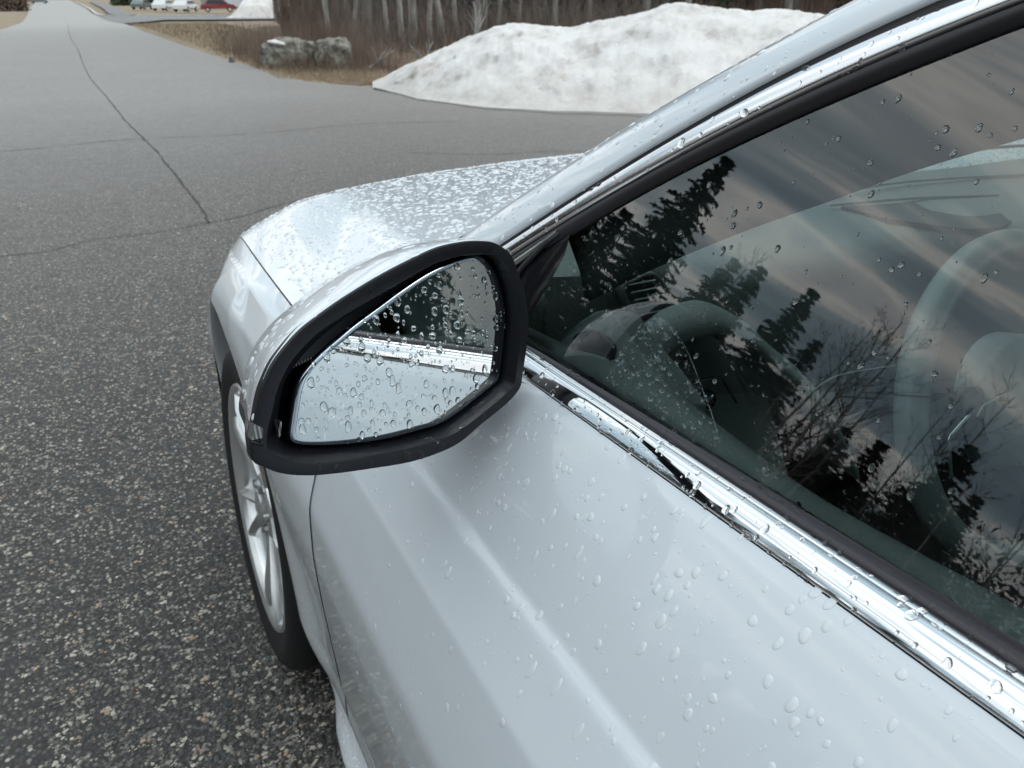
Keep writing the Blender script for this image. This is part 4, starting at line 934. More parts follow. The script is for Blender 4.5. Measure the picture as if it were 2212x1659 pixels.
def rain(o, par, n_, r0, r1, pw=2.2, flt=None, seed=1, h=1., run=0.):
    rr = random.Random(seed); got = []
    for p, nm in samples(o, n_, rr, flt):
        r = r0 + (r1 - r0) * rr.random() ** pw
        if any((p[0] - q_[0]) ** 2 + (p[1] - q_[1]) ** 2 + (p[2] - q_[2]) ** 2 < (r + q_[3]) ** 2 * 1.1 for q_ in got): continue
        got.append((p[0], p[1], p[2], r)); d = sqrt(p[0] ** 2 + p[1] ** 2 + (p[2] - 1.16) ** 2)
        el = 1 + (rr.random() ** 3 * run)
        POOL.append((r / d, o.name, par, Vector(map(float, p)), Vector(map(float, nm)), r, el, h * rr.uniform(.8, 1.15)))
cn = lambda c: (c[0], c[1], c[2])
rain(gm, mir, 520, .0006, .0031, 2.2, None, 2, .85, .5)
rain(ge, mir, 40, .0006, .0018, 2.0, None, 21)
rain(glassF, glassF, 420, .0004, .0023, 2.4, lambda c, k: 1. if (0.02 < c[1] < .50 and c[2] > .95) else .12, 3, .8, .3)
rain(chB, chB, 260, .0007, .0030, 2.4, lambda c, k: 1. if (.04 < c[1] < .5) else 0., 4, 1., .3)
rain(chU, chU, 120, .0007, .0034, 2.6, lambda c, k: 1. if (.15 < c[1] < .6) else 0., 5)
rain(sealB, sealB, 200, .0006, .0022, 2.4, lambda c, k: 1. if (.04 < c[1] < .55) else 0., 6, .5, 1.2)
rain(pil, pil, 380, .0007, .0030, 2.4, lambda c, k: 1. if (.2 < c[1] < .66) else 0., 7, .6, .4)
rain(doorF, doorF, 1200, .0005, .0030, 2.4, lambda c, k: (1. if c[2] > .82 else (.42 if c[2] > .76 else .07)) * (1. if -.1 < c[1] < .58 else 0), 8, .32, 1.1)
rain(cap, mir, 240, .0010, .0042, 1.9, lambda c, k: 1. if k[2] > -.1 else 0., 9, .30)
rain(bz, mir, 90, .0008, .0036, 2.0, lambda c, k: 1. if (c[2] < .905 and k[2] > -.2) else (.05 if k[2] > 0 else 0), 10, .32, 1.)
POOL.sort(key=lambda q: -q[0])
def frame_of(nm, el):
    z = nm.normalized(); dn = Vector((0, 0, -1)); dn = dn - z * dn.dot(z); dn = dn.normalized() if dn.length > .05 else Vector((0, 1, 0)); x = dn; y = z.cross(x)
    return x, y, z
rest = {}
for k, (s_, on, par, p, nm, r, el, h) in enumerate(POOL):
    x, y, z = frame_of(nm, el); me = (DROPS_P if on in PAINTED else DROPS)[k % 8]
    Mx = Matrix(((x.x * r * el, y.x * r, z.x * r * h, p.x), (x.y * r * el, y.y * r, z.y * r * h, p.y), (x.z * r * el, y.z * r, z.z * r * h, p.z), (0, 0, 0, 1)))
    if k < 300:
        o = bpy.data.objects.new('water_drop', me); COL.objects.link(o); o.parent = par
        off = Vector((0, 0, 0)); q_ = par
        while q_ is not None: off += q_.location; q_ = q_.parent
        o.matrix_basis = Matrix.Translation(-off) @ Mx
    else: rest.setdefault((par.name, on), (par, []))[1].append((me, Mx))
for (pn, on), (par, L) in rest.items():
    V = []; F = []
    for me, Mx in L:
        b0 = len(V); V += [tuple(Mx @ v_.co) for v_ in me.vertices]; F += [tuple(b0 + k for k in q_.vertices) for q_ in me.polygons]
    o = mk('small_water_drops', V, F, M_bead if on in PAINTED else M_water, par); o['kind'] = 'stuff'
# beads crowding the bonnet: low and flat
dr = random.Random(5); V = []; F = []
BL = [drop_geo(dr, 2, 7, .26, 1 + .18 * (i % 3), .22) for i in range(10)]
cnt = 0
for _ in range(17000):
    X = dr.uniform(.20, 1.85); y = dr.uniform(.71, 1.55)
    if y < yrear(X) + .008: continue
    r = .0012 + .0036 * dr.random() ** 2.2
    z = zh(X, y) + .001; e_ = .004
    nx_, ny_ = -(zh(X + e_, y) - zh(X - e_, y)) / (2 * e_), -(zh(X, y + e_) - zh(X, y - e_)) / (2 * e_)
    if X < Xs(y) + .012: continue
    nz_ = Vector((nx_, ny_, 1)).normalized(); tx = Vector((1, 0, -nx_)).normalized(); ty = nz_.cross(tx); an_ = dr.uniform(0, 6.28)
    a_, b_ = tx * cos(an_) + ty * sin(an_), ty * cos(an_) - tx * sin(an_)
    bv, bf = BL[cnt % 10]; b0 = len(V); cnt += 1
    for q_ in bv: V.append(tuple(Vector((X, y, z)) + (a_ * q_[0] + b_ * q_[1] + nz_ * q_[2]) * r))
    F += [tuple(b0 + k for k in f) for f in bf]
o = mk('bonnet_water_beads', V, F, M_bead, bon); o['kind'] = 'stuff'

# ---------------------------------------------------------------- near aggregate: real stones standing proud of the binder
def icoish(rr):
    V = []; n_ = 6
    for k in range(n_): a = 2 * pi * k / n_ + rr.uniform(-.25, .25); r = rr.uniform(.75, 1.15); V.append((cos(a) * r, sin(a) * r, -.2))
    for k in range(n_): a = 2 * pi * k / n_ + rr.uniform(-.25, .25); r = rr.uniform(.5, .85); V.append((cos(a) * r, sin(a) * r, rr.uniform(.16, .34)))
    F = [(k, (k + 1) % n_, n_ + (k + 1) % n_, n_ + k) for k in range(n_)] + [tuple(range(n_, 2 * n_))]
    return np.array(V), F
rr = random.Random(21); ST = [icoish(rr) for _ in range(12)]
V = []; F = []
rs = np.random.RandomState(4)
for i in range(46000):
    d = .7 + 5.2 * rs.rand() ** 1.35; a = radians(-9 + 34 * rs.rand()) if d > 2.6 else radians(-14 + 36 * rs.rand())
    x, y = d * sin(a), d * cos(a)
    r = .0020 + .0050 * rs.rand() ** 3.0
    sv, sf = ST[i % 12]; th_ = rs.rand() * 6.28; c_, s_ = cos(th_), sin(th_); b0 = len(V)
    V += [(x + (q[0] * c_ - q[1] * s_) * r, y + (q[0] * s_ + q[1] * c_) * r * .8, .0004 + q[2] * r * .8) for q in sv]
    F += [tuple(b0 + k for k in f) for f in sf]
o = mk('road_stones', V, F, M_stone, smooth=False); o['kind'] = 'stuff'

# ---------------------------------------------------------------- snow pile
def fbm(x, y, s=0):
    from mathutils import noise as mn_
    return mn_.fractal(Vector((x, y, s * 7.3)), .9, 2.1, 6)
ridge_az = [17.5, 18.2, 19.1, 21.4, 23.4, 25.0, 27.2, 28.8, 30.3, 32.2, 34.1, 35.9, 37.7, 39.2, 41.9, 43.7, 45.4, 47.4, 50, 54, 60, 66]
ridge_h = [.0, .02, .09, .32, .50, .62, .77, .81, .77, .76, .85, .91, 1.00, 1.06, 1.00, .97, .99, .95, .85, .8, .6, .1]
base_az = [17.5, 18.5, 21.3, 26.1, 31.1, 37, 45, 55, 66]; base_d = [11.7, 11.5, 10.2, 9.35, 8.93, 8.85, 8.9, 9.2, 9.9]
back = [12.0, 12.6, 13.6, 14.4, 14.8, 15.0, 15.0, 14.6, 13.0]
V = []; na3, nd = 300, 70
for i in range(na3):
    az = 18.3 + 47.7 * i / (na3 - 1)
    d0 = float(I_(az, base_az, base_d)) + .10 * fbm(az * .10, 0, 3); d1 = float(I_(az, base_az, back)); hh = float(I_(az, ridge_az, ridge_h))
    for j in range(nd):
        t_ = j / (nd - 1); d = d0 + (d1 - d0) * t_; dr_ = .40
        s_ = sst(t_ / dr_) ** .72 if t_ < dr_ else max(0, 1 - ((t_ - dr_) / (1 - dr_)) ** 2)
        x, y = d * sin(radians(az)), d * cos(radians(az))
        env = min(1, hh / .3) * sin(min(1, t_ / .25) * pi / 2) * (1 if t_ < .8 else (1 - t_) / .2)
        z = hh * s_ + env * (.045 * fbm(x * 1.1, y * 1.1, 1) * (.4 if t_ < dr_ + .15 and t_ > dr_ - .12 else 1) + .030 * fbm(x * 4, y * 4, 2) + .012 * fbm(x * 13, y * 13, 5))
        V.append((x, y, max(-.01, z) if t_ < .98 else -.02))
from mathutils import noise as mn3
V2 = []
for x, y, z in V:
    if z > 0:
        a_ = min(1, z / .12); d = hypot(x, y); q_ = Vector((x, y, z)); f1 = mn3.fractal(q_ * 2.3, .9, 2.1, 5); f2 = mn3.fractal(q_ * 8 + Vector((9, 3, 1)), .8, 2.2, 3); k_ = a_ * (.13 * f1 + .030 * f2); x -= x / d * k_; y -= y / d * k_; z += a_ * .012 * f2
    V2.append((x, y, z))
V = V2
pile = mk('snow_pile', V, grid_faces(na3, nd), M_snow); fix_normals(pile, (7, 9, -5))
tag(pile, 'long dirty white ploughed snow pile beside the road, directly behind the car', 'snow pile')
# meltwater along the foot of the pile
V = []
for i in range(120):
    az = 18.35 + 46.4 * i / 119; d0 = float(I_(az, base_az, base_d)); wd_ = .10 + .16 * abs(fbm(az * .25, 2, 4)) + .05 * abs(fbm(az * 1.3, 2, 4))
    for d in (d0 - wd_, d0 + .3): V.append((d * sin(radians(az)), d * cos(radians(az)), .004))
o = mk('wet_road_edge', V, grid_faces(120, 2), M_wet); o['kind'] = 'structure'
# ---------------------------------------------------------------- boulders
def boulder(name, c, s, seed, m, label, top=None):
    bm = bmesh.new(); bmesh.ops.create_icosphere(bm, subdivisions=5, radius=1)
    for v_ in bm.verts:
        p = v_.co.copy(); f_ = 1 + .16 * mn3.fractal(p * 1.2 + Vector((seed, 0, 0)), .8, 2.1, 5) + .13 * abs(mn3.fractal(p * 2.6 + Vector((0, seed, 0)), .8, 2.1, 4))
        q_ = Vector((np.sign(p.x) * abs(p.x) ** .72, np.sign(p.y) * abs(p.y) ** .72, np.sign(p.z) * abs(p.z) ** .70)) * f_
        v_.co = Vector((q_.x * s[0], q_.y * s[1], q_.z * s[2]))
    me = bpy.data.meshes.new(name); bm.to_mesh(me); bm.free(); me.materials.append(m); me.polygons.foreach_set('use_smooth', [True] * len(me.polygons))
    o = bpy.data.objects.new(name, me); COL.objects.link(o); o.location = c; tag(o, label, 'boulder', 'boulders at the road bend'); return o
b1 = boulder('boulder', (3.44, 15.0, .19), (.46, .36, .27), 1, M_rock, 'left grey boulder at the road bend, long and low with old snow on its top')
b2 = boulder('boulder', (4.12, 14.45, .19), (.31, .30, .28), 5, M_rock, 'right grey boulder at the road bend, rounder and taller beside the snow-capped one')
bm = bmesh.new(); bmesh.ops.create_icosphere(bm, subdivisions=4, radius=1)
for v_ in bm.verts: v_.co = Vector((v_.co.x * .17, v_.co.y * .20, v_.co.z * .05 * (1 + .3 * fbm(v_.co.x * 2, v_.co.y * 2, 9)) - .03 * v_.co.x))
me = bpy.data.meshes.new('snow_cap'); bm.to_mesh(me); bm.free(); me.materials.append(M_snow); me.polygons.foreach_set('use_smooth', [True] * len(me.polygons))
sc_ = bpy.data.objects.new('snow_cap', me); COL.objects.link(sc_); sc_.parent = b1; sc_.location = (-.20, -.14, .215)
for k, (x, y, r, lb) in enumerate(((2.72, 16.6, .055, 'small pale stone at the edge of the road beside the dry stems'),)):
    boulder('stone', (x, y, .04), (r, r, r), 8 + k, M_rock, lb)
del sc_

# ---------------------------------------------------------------- brush, straw and undergrowth (uncountable)
def stems(name, n_, area, h0, h1, wdt, m, seed, lean=.25, forked=True):
    rs = np.random.RandomState(seed); V = []; F = []
    for i in range(n_):
        x, y = area(rs); 
        if x is None: continue
        z0 = zt(x, y) - .02; h = h0 + (h1 - h0) * rs.rand() ** 1.5; lx, ly = rs.normal(0, lean, 2) * h; th_ = rs.rand() * pi
        wx, wy = cos(th_) * wdt, sin(th_) * wdt
        def blade(p0, p1, w0):
            b0 = len(V); k = w0 / wdt
            V.extend([(p0[0] - wx * k, p0[1] - wy * k, p0[2]), (p0[0] + wx * k, p0[1] + wy * k, p0[2]), (p0[0] + wy * k, p0[1] - wx * k, p0[2]), tuple(p1)])
            F.extend([(b0, b0 + 1, b0 + 3), (b0 + 1, b0 + 2, b0 + 3), (b0 + 2, b0, b0 + 3)])
        P0 = np.array([x, y, z0]); P1 = P0 + np.array([lx, ly, h]); blade(P0, P1, wdt)
        if forked:
            for q_ in range(3):
                t_ = .3 + .2 * q_; s_ = P0 + (P1 - P0) * t_; blade(s_, s_ + np.array([rs.normal(0, .2), rs.normal(0, .2), .32 + .2 * rs.rand()]) * h * .75, wdt * .55)
    o = mk(name, V, F, m, smooth=False); o['kind'] = 'stuff'; return o
def tri_area(poly):
    P = [np.array(p, float) for p in poly]
    def f(rs):
        u, v_ = rs.rand(), rs.rand(); p = (P[0] * (1 - u) + P[1] * u) * (1 - v_) + (P[3] * (1 - u) + P[2] * u) * v_
        return float(p[0]), float(p[1])
    return f
stems('brown_stems', 2600, tri_area([(2.95, 14.5), (4.9, 13.6), (5.6, 18.5), (2.95, 21)]), .14, .85, .0035, M_brush, 1, .15)
stems('brown_stems', 900, tri_area([(3.05, 13.6), (4.9, 12.9), (5.1, 14.1), (3.05, 14.6)]), .10, .42, .003, M_brush, 31, .25)
stems('grey_twigs', 1500, tri_area([(5.2, 18), (13, 16), (16, 20), (6.2, 22)]), .5, 2.6, .0035, M_twiggrey, 33, .30)
stems('dry_grass_tufts', 5200, tri_area([(2.75, 12.9), (4.3, 10.9), (4.6, 14.0), (2.95, 18)]), .04, .15, .004, M_blade, 2, .5, False)
stems('dry_grass_tufts', 5000, tri_area([(2.8, 18), (4.9, 17.5), (9, 60), (3.5, 60)]), .05, .16, .012, M_blade, 12, .4, False)
stems('undergrowth', 9000, tri_area([(4.5, 15.2), (30, 11), (46, 26), (7.2, 30)]), .3, 1.35, .006, M_brush, 3, .25)
stems('undergrowth', 4200, tri_area([(5.0, 22), (9, 20), (13, 40), (8.0, 34)]), .5, 1.5, .008, M_brush, 4, .28)
stems('undergrowth', 4000, tri_area([(-22, -8), (-22, 30), (-30, 44), (-30, -14)]), .6, 1.8, .05, M_brush, 5, .3)

# ---------------------------------------------------------------- trees
def grow(V, F, p, d, L, r, depth, rr, up=.15, nseg=4, Vt=None, Ft=None):
    pts = [p]; rad = [r]; q_ = Vector(p); dd_ = Vector(d)
    for i in range(nseg):
        dd_ = (dd_ + Vector((rr.gauss(0, .10), rr.gauss(0, .10), up * .3 + rr.gauss(0, .05)))).normalized(); q_ = q_ + dd_ * (L / nseg); pts.append(tuple(q_)); rad.append(r * (1 - .72 * (i + 1) / nseg))
    tube_geo(pts, rad, 7 if depth == 0 else (4 if depth == 1 else 3), V, F)
    return pts, rad
def bare_tree(seed, Hh, r0, nb_, lo):
    rr = random.Random(seed); Vt, Ft, Vc, Fc = [], [], [], []
    pts = [(0, 0, -.1)]; rad = [r0 * 1.25]; x = y = 0; lx, ly = rr.gauss(0, .035), rr.gauss(0, .035); nseg = 12
    for i in range(1, nseg + 1):
        t_ = i / nseg; x += lx * Hh / nseg + rr.gauss(0, .05); y += ly * Hh / nseg + rr.gauss(0, .05); pts.append((x, y, Hh * t_)); rad.append(r0 * (1 - .86 * t_))
    tube_geo(pts, rad, 9, Vt, Ft)
    for k in range(nb_):
        t_ = lo + (1 - lo) * (k + rr.random()) / nb_; i = min(nseg - 1, int(t_ * nseg)); f_ = t_ * nseg - i; p = Vector(pts[i]).lerp(Vector(pts[i + 1]), f_)
        a = rr.uniform(0, 2 * pi); d = Vector((cos(a), sin(a), rr.uniform(.5, 1.2))).normalized(); L = Hh * (.34 - .22 * t_) * rr.uniform(.6, 1.15); rb = r0 * (1 - .86 * t_) * .42
        bp_, br_ = grow(Vc, Fc, tuple(p), d, L, rb, 1, rr)
        for m_ in range(5):
            s_ = rr.randint(1, 3); d2 = (Vector((rr.gauss(0, 1), rr.gauss(0, 1), rr.uniform(.2, 1.1))).normalized() + d * .8).normalized()
            b2, r2 = grow(Vc, Fc, bp_[s_], d2, L * rr.uniform(.3, .55), max(.006, br_[s_] * .5), 2, rr, .2, 3)
            for u_ in range(4):
                d3 = (Vector((rr.gauss(0, 1), rr.gauss(0, 1), rr.uniform(0, 1))).normalized() + d2).normalized(); grow(Vc, Fc, b2[rr.randint(1, 3)], d3, L * rr.uniform(.12, .24), .006, 2, rr, .2, 2)
    return (Vt, Ft), (Vc, Fc)
def conifer(seed, Hh, r0, lo, wd, nw=44):
    rr = random.Random(seed); Vt, Ft, Vc, Fc = [], [], [], []
    tube_geo([(0, 0, -.1), (rr.gauss(0, .05), rr.gauss(0, .05), Hh * .5), (0, 0, Hh)], [r0 * 1.2, r0 * .6, .01], 8, Vt, Ft)
    for k in range(nw):
        t_ = lo + (1 - lo) * (k + rr.random() * .6) / nw; z = Hh * t_; L = wd * (1 - (t_ - lo) / (1 - lo)) ** .8 * rr.uniform(.75, 1.15) + .12
        nbr = 9 if t_ < .8 else 6
        for j in range(nbr):
            a = 2 * pi * j / nbr + rr.uniform(-.35, .35) + k; Lj = L * rr.uniform(.6, 1.15); d = Vector((cos(a), sin(a), rr.uniform(-.12, .22))).normalized(); sd_ = Vector((-sin(a), cos(a), 0))
            n_ = max(5, int(Lj / .11))
            for i in range(n_):
                s_ = .12 + .88 * (i + rr.random() * .5) / n_; p = Vector((0, 0, z)) + d * Lj * s_ + Vector((0, 0, -.16 * Lj * s_ * s_))
                w_ = (.11 + .30 * (1 - s_) * Lj * .5 + .06) * rr.uniform(.6, 1.3)
                for sg in (-1, 1):
                    b0 = len(Vc); tip = p + sd_ * sg * w_ + d * w_ * rr.uniform(.3, .8) + Vector((0, 0, rr.uniform(-.10, .05)))
                    Vc.extend([tuple(p - d * .11), tuple(p + d * .11 + Vector((0, 0, .02))), tuple(tip)]); Fc.append((b0, b0 + 1, b0 + 2))
                    b0 = len(Vc); tip2 = tip + Vector((rr.gauss(0, .05), rr.gauss(0, .05), -.10 * rr.random())); Vc.extend([tuple(p.lerp(tip, .4) + d * .06), tuple(p.lerp(tip, .5) - d * .06), tuple(tip2)]); Fc.append((b0, b0 + 1, b0 + 2))
    return (Vt, Ft), (Vc, Fc)
def me_of(name, g, m, smooth=True):
    me = bpy.data.meshes.new(name); me.from_pydata(g[0], [], g[1]); me.materials.append(m); me.polygons.foreach_set('use_smooth', [smooth] * len(g[1])); return me
BT_ = [bare_tree(s_, H_, r_, n_, lo_) for s_, H_, r_, n_, lo_ in ((1, 9.0, .085, 15, .30), (2, 10.5, .11, 17, .35), (3, 8.0, .06, 12, .25), (4, 11.5, .13, 18, .38), (5, 7.0, .05, 11, .3), (6, 9.5, .07, 14, .45))]
BARE = [(me_of('trunk', a, M_bark), me_of('crown', b_, M_twig)) for a, b_ in BT_]
BIRCH = [(me_of('trunk', a, M_bark2), me_of('crown', b_, M_twig)) for a, b_ in BT_[:5]]
CN_ = [conifer(s_, H_, r_, lo_, w_) for s_, H_, r_, lo_, w_ in ((11, 10.5, .16, .10, 2.1), (12, 12.5, .18, .16, 2.4), (13, 8.5, .12, .06, 1.9))]
CONI = [(me_of('trunk', a, M_bark), me_of('crown', b_, M_needle, False)) for a, b_ in CN_]
def tree(kind, var, x, y, label, group, sc=1., name=None, rz=None):
    L = {'bare': BARE, 'birch': BIRCH, 'conifer': CONI}[kind]; a, b_ = L[var % len(L)]
    o = empty(name or {'bare': 'bare_tree', 'birch': 'birch_tree', 'conifer': 'conifer_tree'}[kind], (x, y, zt(x, y)), label, 'tree', group, R.uniform(0, 6.28) if rz is None else rz, sc)
    child('trunk', a, o); child('crown', b_, o); return o
# the pale trunks between the boulders and the snow pile
gp_ = 'pale bare trunks at the wood edge behind the snow pile'
for k, (x, y, kd, v_, s_, lb) in enumerate((
    (6.05, 21.5, 'birch', 0, .9, 'pale bare tree at the left end of the row of trunks behind the boulders'),
    (6.55, 21.3, 'birch', 4, 1.1, 'thin pale tree behind and right of the rounder boulder'),
    (6.9, 21.0, 'bare', 2, 1.2, 'grey bare tree standing above the gap between boulder and snow pile'),
    (6.9, 19.2, 'birch', 2, 1.0, 'crooked pale birch just right of the boulders'),
    (7.35, 18.9, 'birch', 3, .8, 'thickest pale trunk right of the boulders'),
    (6.75, 18.0, 'birch', 0, .8, 'pale birch rising above the left foot of the snow pile'),
    (7.5, 18.2, 'bare', 5, .9, 'slim grey tree over the low left slope of the snow pile'),
    (8.1, 18.8, 'birch', 1, .8, 'stout pale trunk over the left slope of the snow pile'),
    (8.75, 19.3, 'birch', 2, 1.1, 'leaning pale trunk beside the conifers above the snow slope'),
    (9.6, 19.9, 'bare', 0, .9, 'tall grey trunk in front of the green conifers'),
    (10.4, 20.6, 'birch', 4, 1.2, 'thin white trunk over the first hump of the snow pile'),
    (12.6, 21.0, 'birch', 3, .7, 'single pale trunk above the dip in the snow pile'))):
    tree(kd, v_, x, y, lb, gp_, s_)
gb = 'bare trees crowding the wood'
for k in range(64):
    if k < 34: x = R.uniform(6.5, 15); y = R.uniform(22, 34)
    else: x = R.uniform(12, 40); y = R.uniform(19, 36) - (x - 12) * .25
    if atan2(x, y) < radians(12.5): x = y * .26
    tree('bare', k, x, y, 'bare grey tree deep in the brown wood behind the snow pile', gb, R.uniform(.8, 1.15))
gc = 'conifers in the wood'
for k, (x, y, v_) in enumerate(((9.8, 23.5, 0), (11.6, 24.5, 2), (8.6, 25.5, 1), (16.5, 24, 2), (18.5, 22.8, 0), (23, 22, 1), (14, 30, 1), (27, 19, 2), (12.5, 28, 0), (20, 30, 1), (30, 24, 0), (24, 31, 1), (17, 36, 1), (11, 36, 1), (33, 14, 0), (36, 20, 1))):
    tree('conifer', v_, x, y, 'dark green conifer among the bare trees behind the snow pile', gc, 1.05)
# far wood reads as one brown mass
stems('far_wood', 5200, tri_area([(8.5, 36), (60, 16), (80, 40), (13, 60)]), 4, 10, .035, M_brush, 9, .05)
# treeline across the road, mirrored in the side window
gl_ = 'trees across the road, mirrored in the side window'
for k, (x, y, kd, v_, s_) in enumerate(((-19, 24, 'conifer', 1, 1.05), (-21.5, 21, 'conifer', 0, 1.0), (-17.5, 28, 'conifer', 1, 1.1), (-22, 31, 'conifer', 2, 1.3), (-24, 17.5, 'bare', 1, .95), (-23, 15.5, 'bare', 3, .85), (-25.5, 19, 'bare', 0, 1.0), (-25, 13.5, 'bare', 5, .95), (-24.5, 11.6, 'conifer', 2, .92), (-26, 9.5, 'bare', 2, 1.0),
    (-25, 7.6, 'bare', 0, .85), (-27, 6, 'conifer', 2, .82), (-25, 4.2, 'bare', 4, 1.0), (-26, 2.5, 'conifer', 0, .66), (-24, .5, 'bare', 5, .8), (-26, -1.5, 'conifer', 2, .75), (-25, -4, 'bare', 1, .7), (-27, -7, 'conifer', 0, .7), (-23, 10, 'bare', 4, 1.), (-28, 12, 'conifer', 0, .72), (-29, 8, 'bare', 3, .7), (-28, 16, 'conifer', 2, .9), (-27.5, 22, 'conifer', 0, .85), (-28, 4, 'conifer', 1, .55), (-30, 0, 'conifer', 1, .55), (-30, 19, 'bare', 3, .9), (-26, 26, 'bare', 1, 1.0), (-24, 36, 'conifer', 0, 1.1), (-16, 34, 'bare', 1, 1.0), (-27, -11, 'conifer', 2, .8))):
    tree(kd, v_, x, y, 'conifer in the dark treeline that the side window mirrors' if kd == 'conifer' else 'bare tree in the dark treeline that the side window mirrors', gl_, s_ * (1.22 if kd == 'bare' or y < 20 else 1.08))

for k in range(26):
    x = -31 - 5 * R.random(); y = -16 + 2.3 * k + R.uniform(-1, 1)
    tree('conifer', k, x, y, 'conifer in the dark treeline that the side window mirrors', gl_, R.uniform(.78, .92) if y < 22 else 1.35)
for k, (x, y, v_) in enumerate(((-27, 17.5, 3), (-28, 14.2, 0), (-26.5, 12.2, 1), (-29, 10.6, 5), (-28, 6.5, 3), (-29.5, 2.2, 1), (-28.5, -.8, 0), (-29, 20.5, 1))):
    tree('bare', v_, x, y, 'bare tree in the dark treeline that the side window mirrors', gl_, 1.22)
for k in range(14):
    x = -7 - 13 * R.random(); y = -16 - 22 * R.random()
    tree('conifer' if k % 2 else 'bare', k, x, y, ('conifer' if k % 2 else 'bare tree') + ' behind the camera that the door mirror and side window reflect', gl_, R.uniform(.9, 1.1))
def wood_mass(name, box, n_, hmax, size, seed, m):
    rs = np.random.RandomState(seed); V = []; F = []
    for i in range(n_):
        x = box[0] + (box[1] - box[0]) * rs.rand(); y = box[2] + (box[3] - box[2]) * rs.rand(); top = hmax * (.80 + .20 * mn3.noise(Vector((x * .35, y * .35, seed))) + .16 * mn3.noise(Vector((x * 1.2, y * 1.2, seed)))); z = top * rs.rand() ** .8
        d = rs.normal(0, 1, (2, 3)) * size * (1.15 - .6 * z / max(.1, top)); b0 = len(V); p = np.array([x, y, z + zt(x, y)]); V += [tuple(p), tuple(p + d[0]), tuple(p + d[1])]; F.append((b0, b0 + 1, b0 + 2))
    o = mk(name, V, F, m, smooth=False); o['kind'] = 'stuff'; return o
wood_mass('dense_wood', (-40, -31, -34, 60), 90000, 11.2, .23, 3, M_needle)
wood_mass('dense_wood', (-34, 16, -40, -30), 30000, 15.0, .5, 5, M_needle)  # unseen mass added behind the camera, blocks sky to darken the mirror reflection
wood_mass('dense_wood', (10, 60, 34, 44), 16000, 9.0, .40, 6, M_brush)
wood_mass('dense_wood', (-26, -9, -27, -18), 22000, 14.5, .42, 8, M_needle)  # nearer unseen mass, added to keep bright sky out of the door mirror
# dead branches poking out of the snow pile
def twiggy(name, base, L, seed, label, n_=4, lean=(0, 0, 1)):
    rr = random.Random(seed); V = []; F = []
    for k in range(n_):
        d = (Vector(lean) + Vector((rr.gauss(0, .35), rr.gauss(0, .35), .2))).normalized(); pts, rad = grow(V, F, base, d, L * rr.uniform(.6, 1), .016, 1, rr, .1, 5)
        for j in range(4): grow(V, F, pts[rr.randint(1, 4)], (d + Vector((rr.gauss(0, .6), rr.gauss(0, .6), .3))).normalized(), L * .35, .007, 2, rr, .1, 3)
    o = mk(name, V, F, M_bark2); tag(o, label, 'branch', 'dead branches around the snow pile'); return o
twiggy('dead_branch', (6.15, 12.9, .50), .75, 1, 'pale forked branch standing out of the left shoulder of the snow pile')
twiggy('dead_branch', (5.0, 12.4, .22), .5, 2, 'small pale twig at the left slope of the snow pile', 2, (-.4, 0, .6))
twiggy('fallen_branch', (4.3, 13.2, .06), .9, 4, 'grey fallen branch lying in dry grass left of the snow pile', 2, (.9, .2, .35))

# ---------------------------------------------------------------- far end of the road
def small_car(x, y, rz, m, label, L=4.4, W_=1.85, Hc=1.6, group='cars parked beyond the far lawn', snowy=False):
    o = empty('parked_car', (x, y, zt(x, y)), label, 'car', group, rz)
    prof_ = [(-L / 2, .35), (-L / 2, .80), (-L / 2 + .15, .95), (-L / 2 + .55, 1.0), (-L / 2 + .95, Hc - .06), (-.3, Hc), (L * .15, Hc - .05), (L * .30, 1.02), (L / 2 - .25, .90), (L / 2, .70), (L / 2, .35)]
    V = []
    for s_, ins in ((-1, .04), (-1, 0), (1, 0), (1, .04)):
        for px_, pz in prof_:
            tum = .14 * max(0, (pz - .95) / .6); V.append((px_ * (1 - ins * .3), s_ * (W_ / 2 - tum - ins * .8), pz))
    n_ = len(prof_); F = grid_faces(4, n_) + [tuple(range(n_)), tuple(reversed(range(3 * n_, 4 * n_)))]
    me = bpy.data.meshes.new('body'); me.from_pydata(V, [], F); me.materials.append(m); child('body', me, o)
    for s_ in (-1, 1):
        V = [(-L / 2 + .75, s_ * (W_ / 2 - .02), 1.02), (L * .26, s_ * (W_ / 2 - .02), 1.02), (L * .14, s_ * (W_ / 2 - .115), Hc - .14), (-L / 2 + 1.05, s_ * (W_ / 2 - .115), Hc - .14)]
        V += [(p[0], p[1] + s_ * .03, p[2]) for p in V]
        me = bpy.data.meshes.new('window'); me.from_pydata(V, [], [(0, 1, 2, 3), (4, 5, 6, 7), (0, 1, 5, 4), (1, 2, 6, 5), (2, 3, 7, 6), (3, 0, 4, 7)]); me.materials.append(M_glassdark); child('window', me, o)
        V = []; F = []; box_geo((0, s_ * (W_ / 2 + .01), .40), (1.9, .05, .12), V, F); me = bpy.data.meshes.new('sill'); me.from_pydata(V, [], F); me.materials.append(M_trim if m is M_red else M_black); child('sill', me, o)
        for wx in (-L * .31, L * .32):
            V, F = rev([(-.02, .20), (-.03, .33), (.20, .33), (.20, .01)], 20, 0, 0); V = [(wx + p[1], s_ * (W_ / 2 - .01 - p[0]), .33 + p[2]) for p in V]
            me = bpy.data.meshes.new('wheel'); me.from_pydata(V, [], F); me.materials.append(M_tyre); child('wheel', me, o)
            V, F = rev([(-.025, .205), (-.025, .01)], 16, 0, 0); V = [(wx + p[1], s_ * (W_ / 2 + .02), .33 + p[2]) for p in V]
            me = bpy.data.meshes.new('wheel_rim'); me.from_pydata(V, [], F); me.materials.append(M_alloy); child('wheel_rim', me, o)
    return o
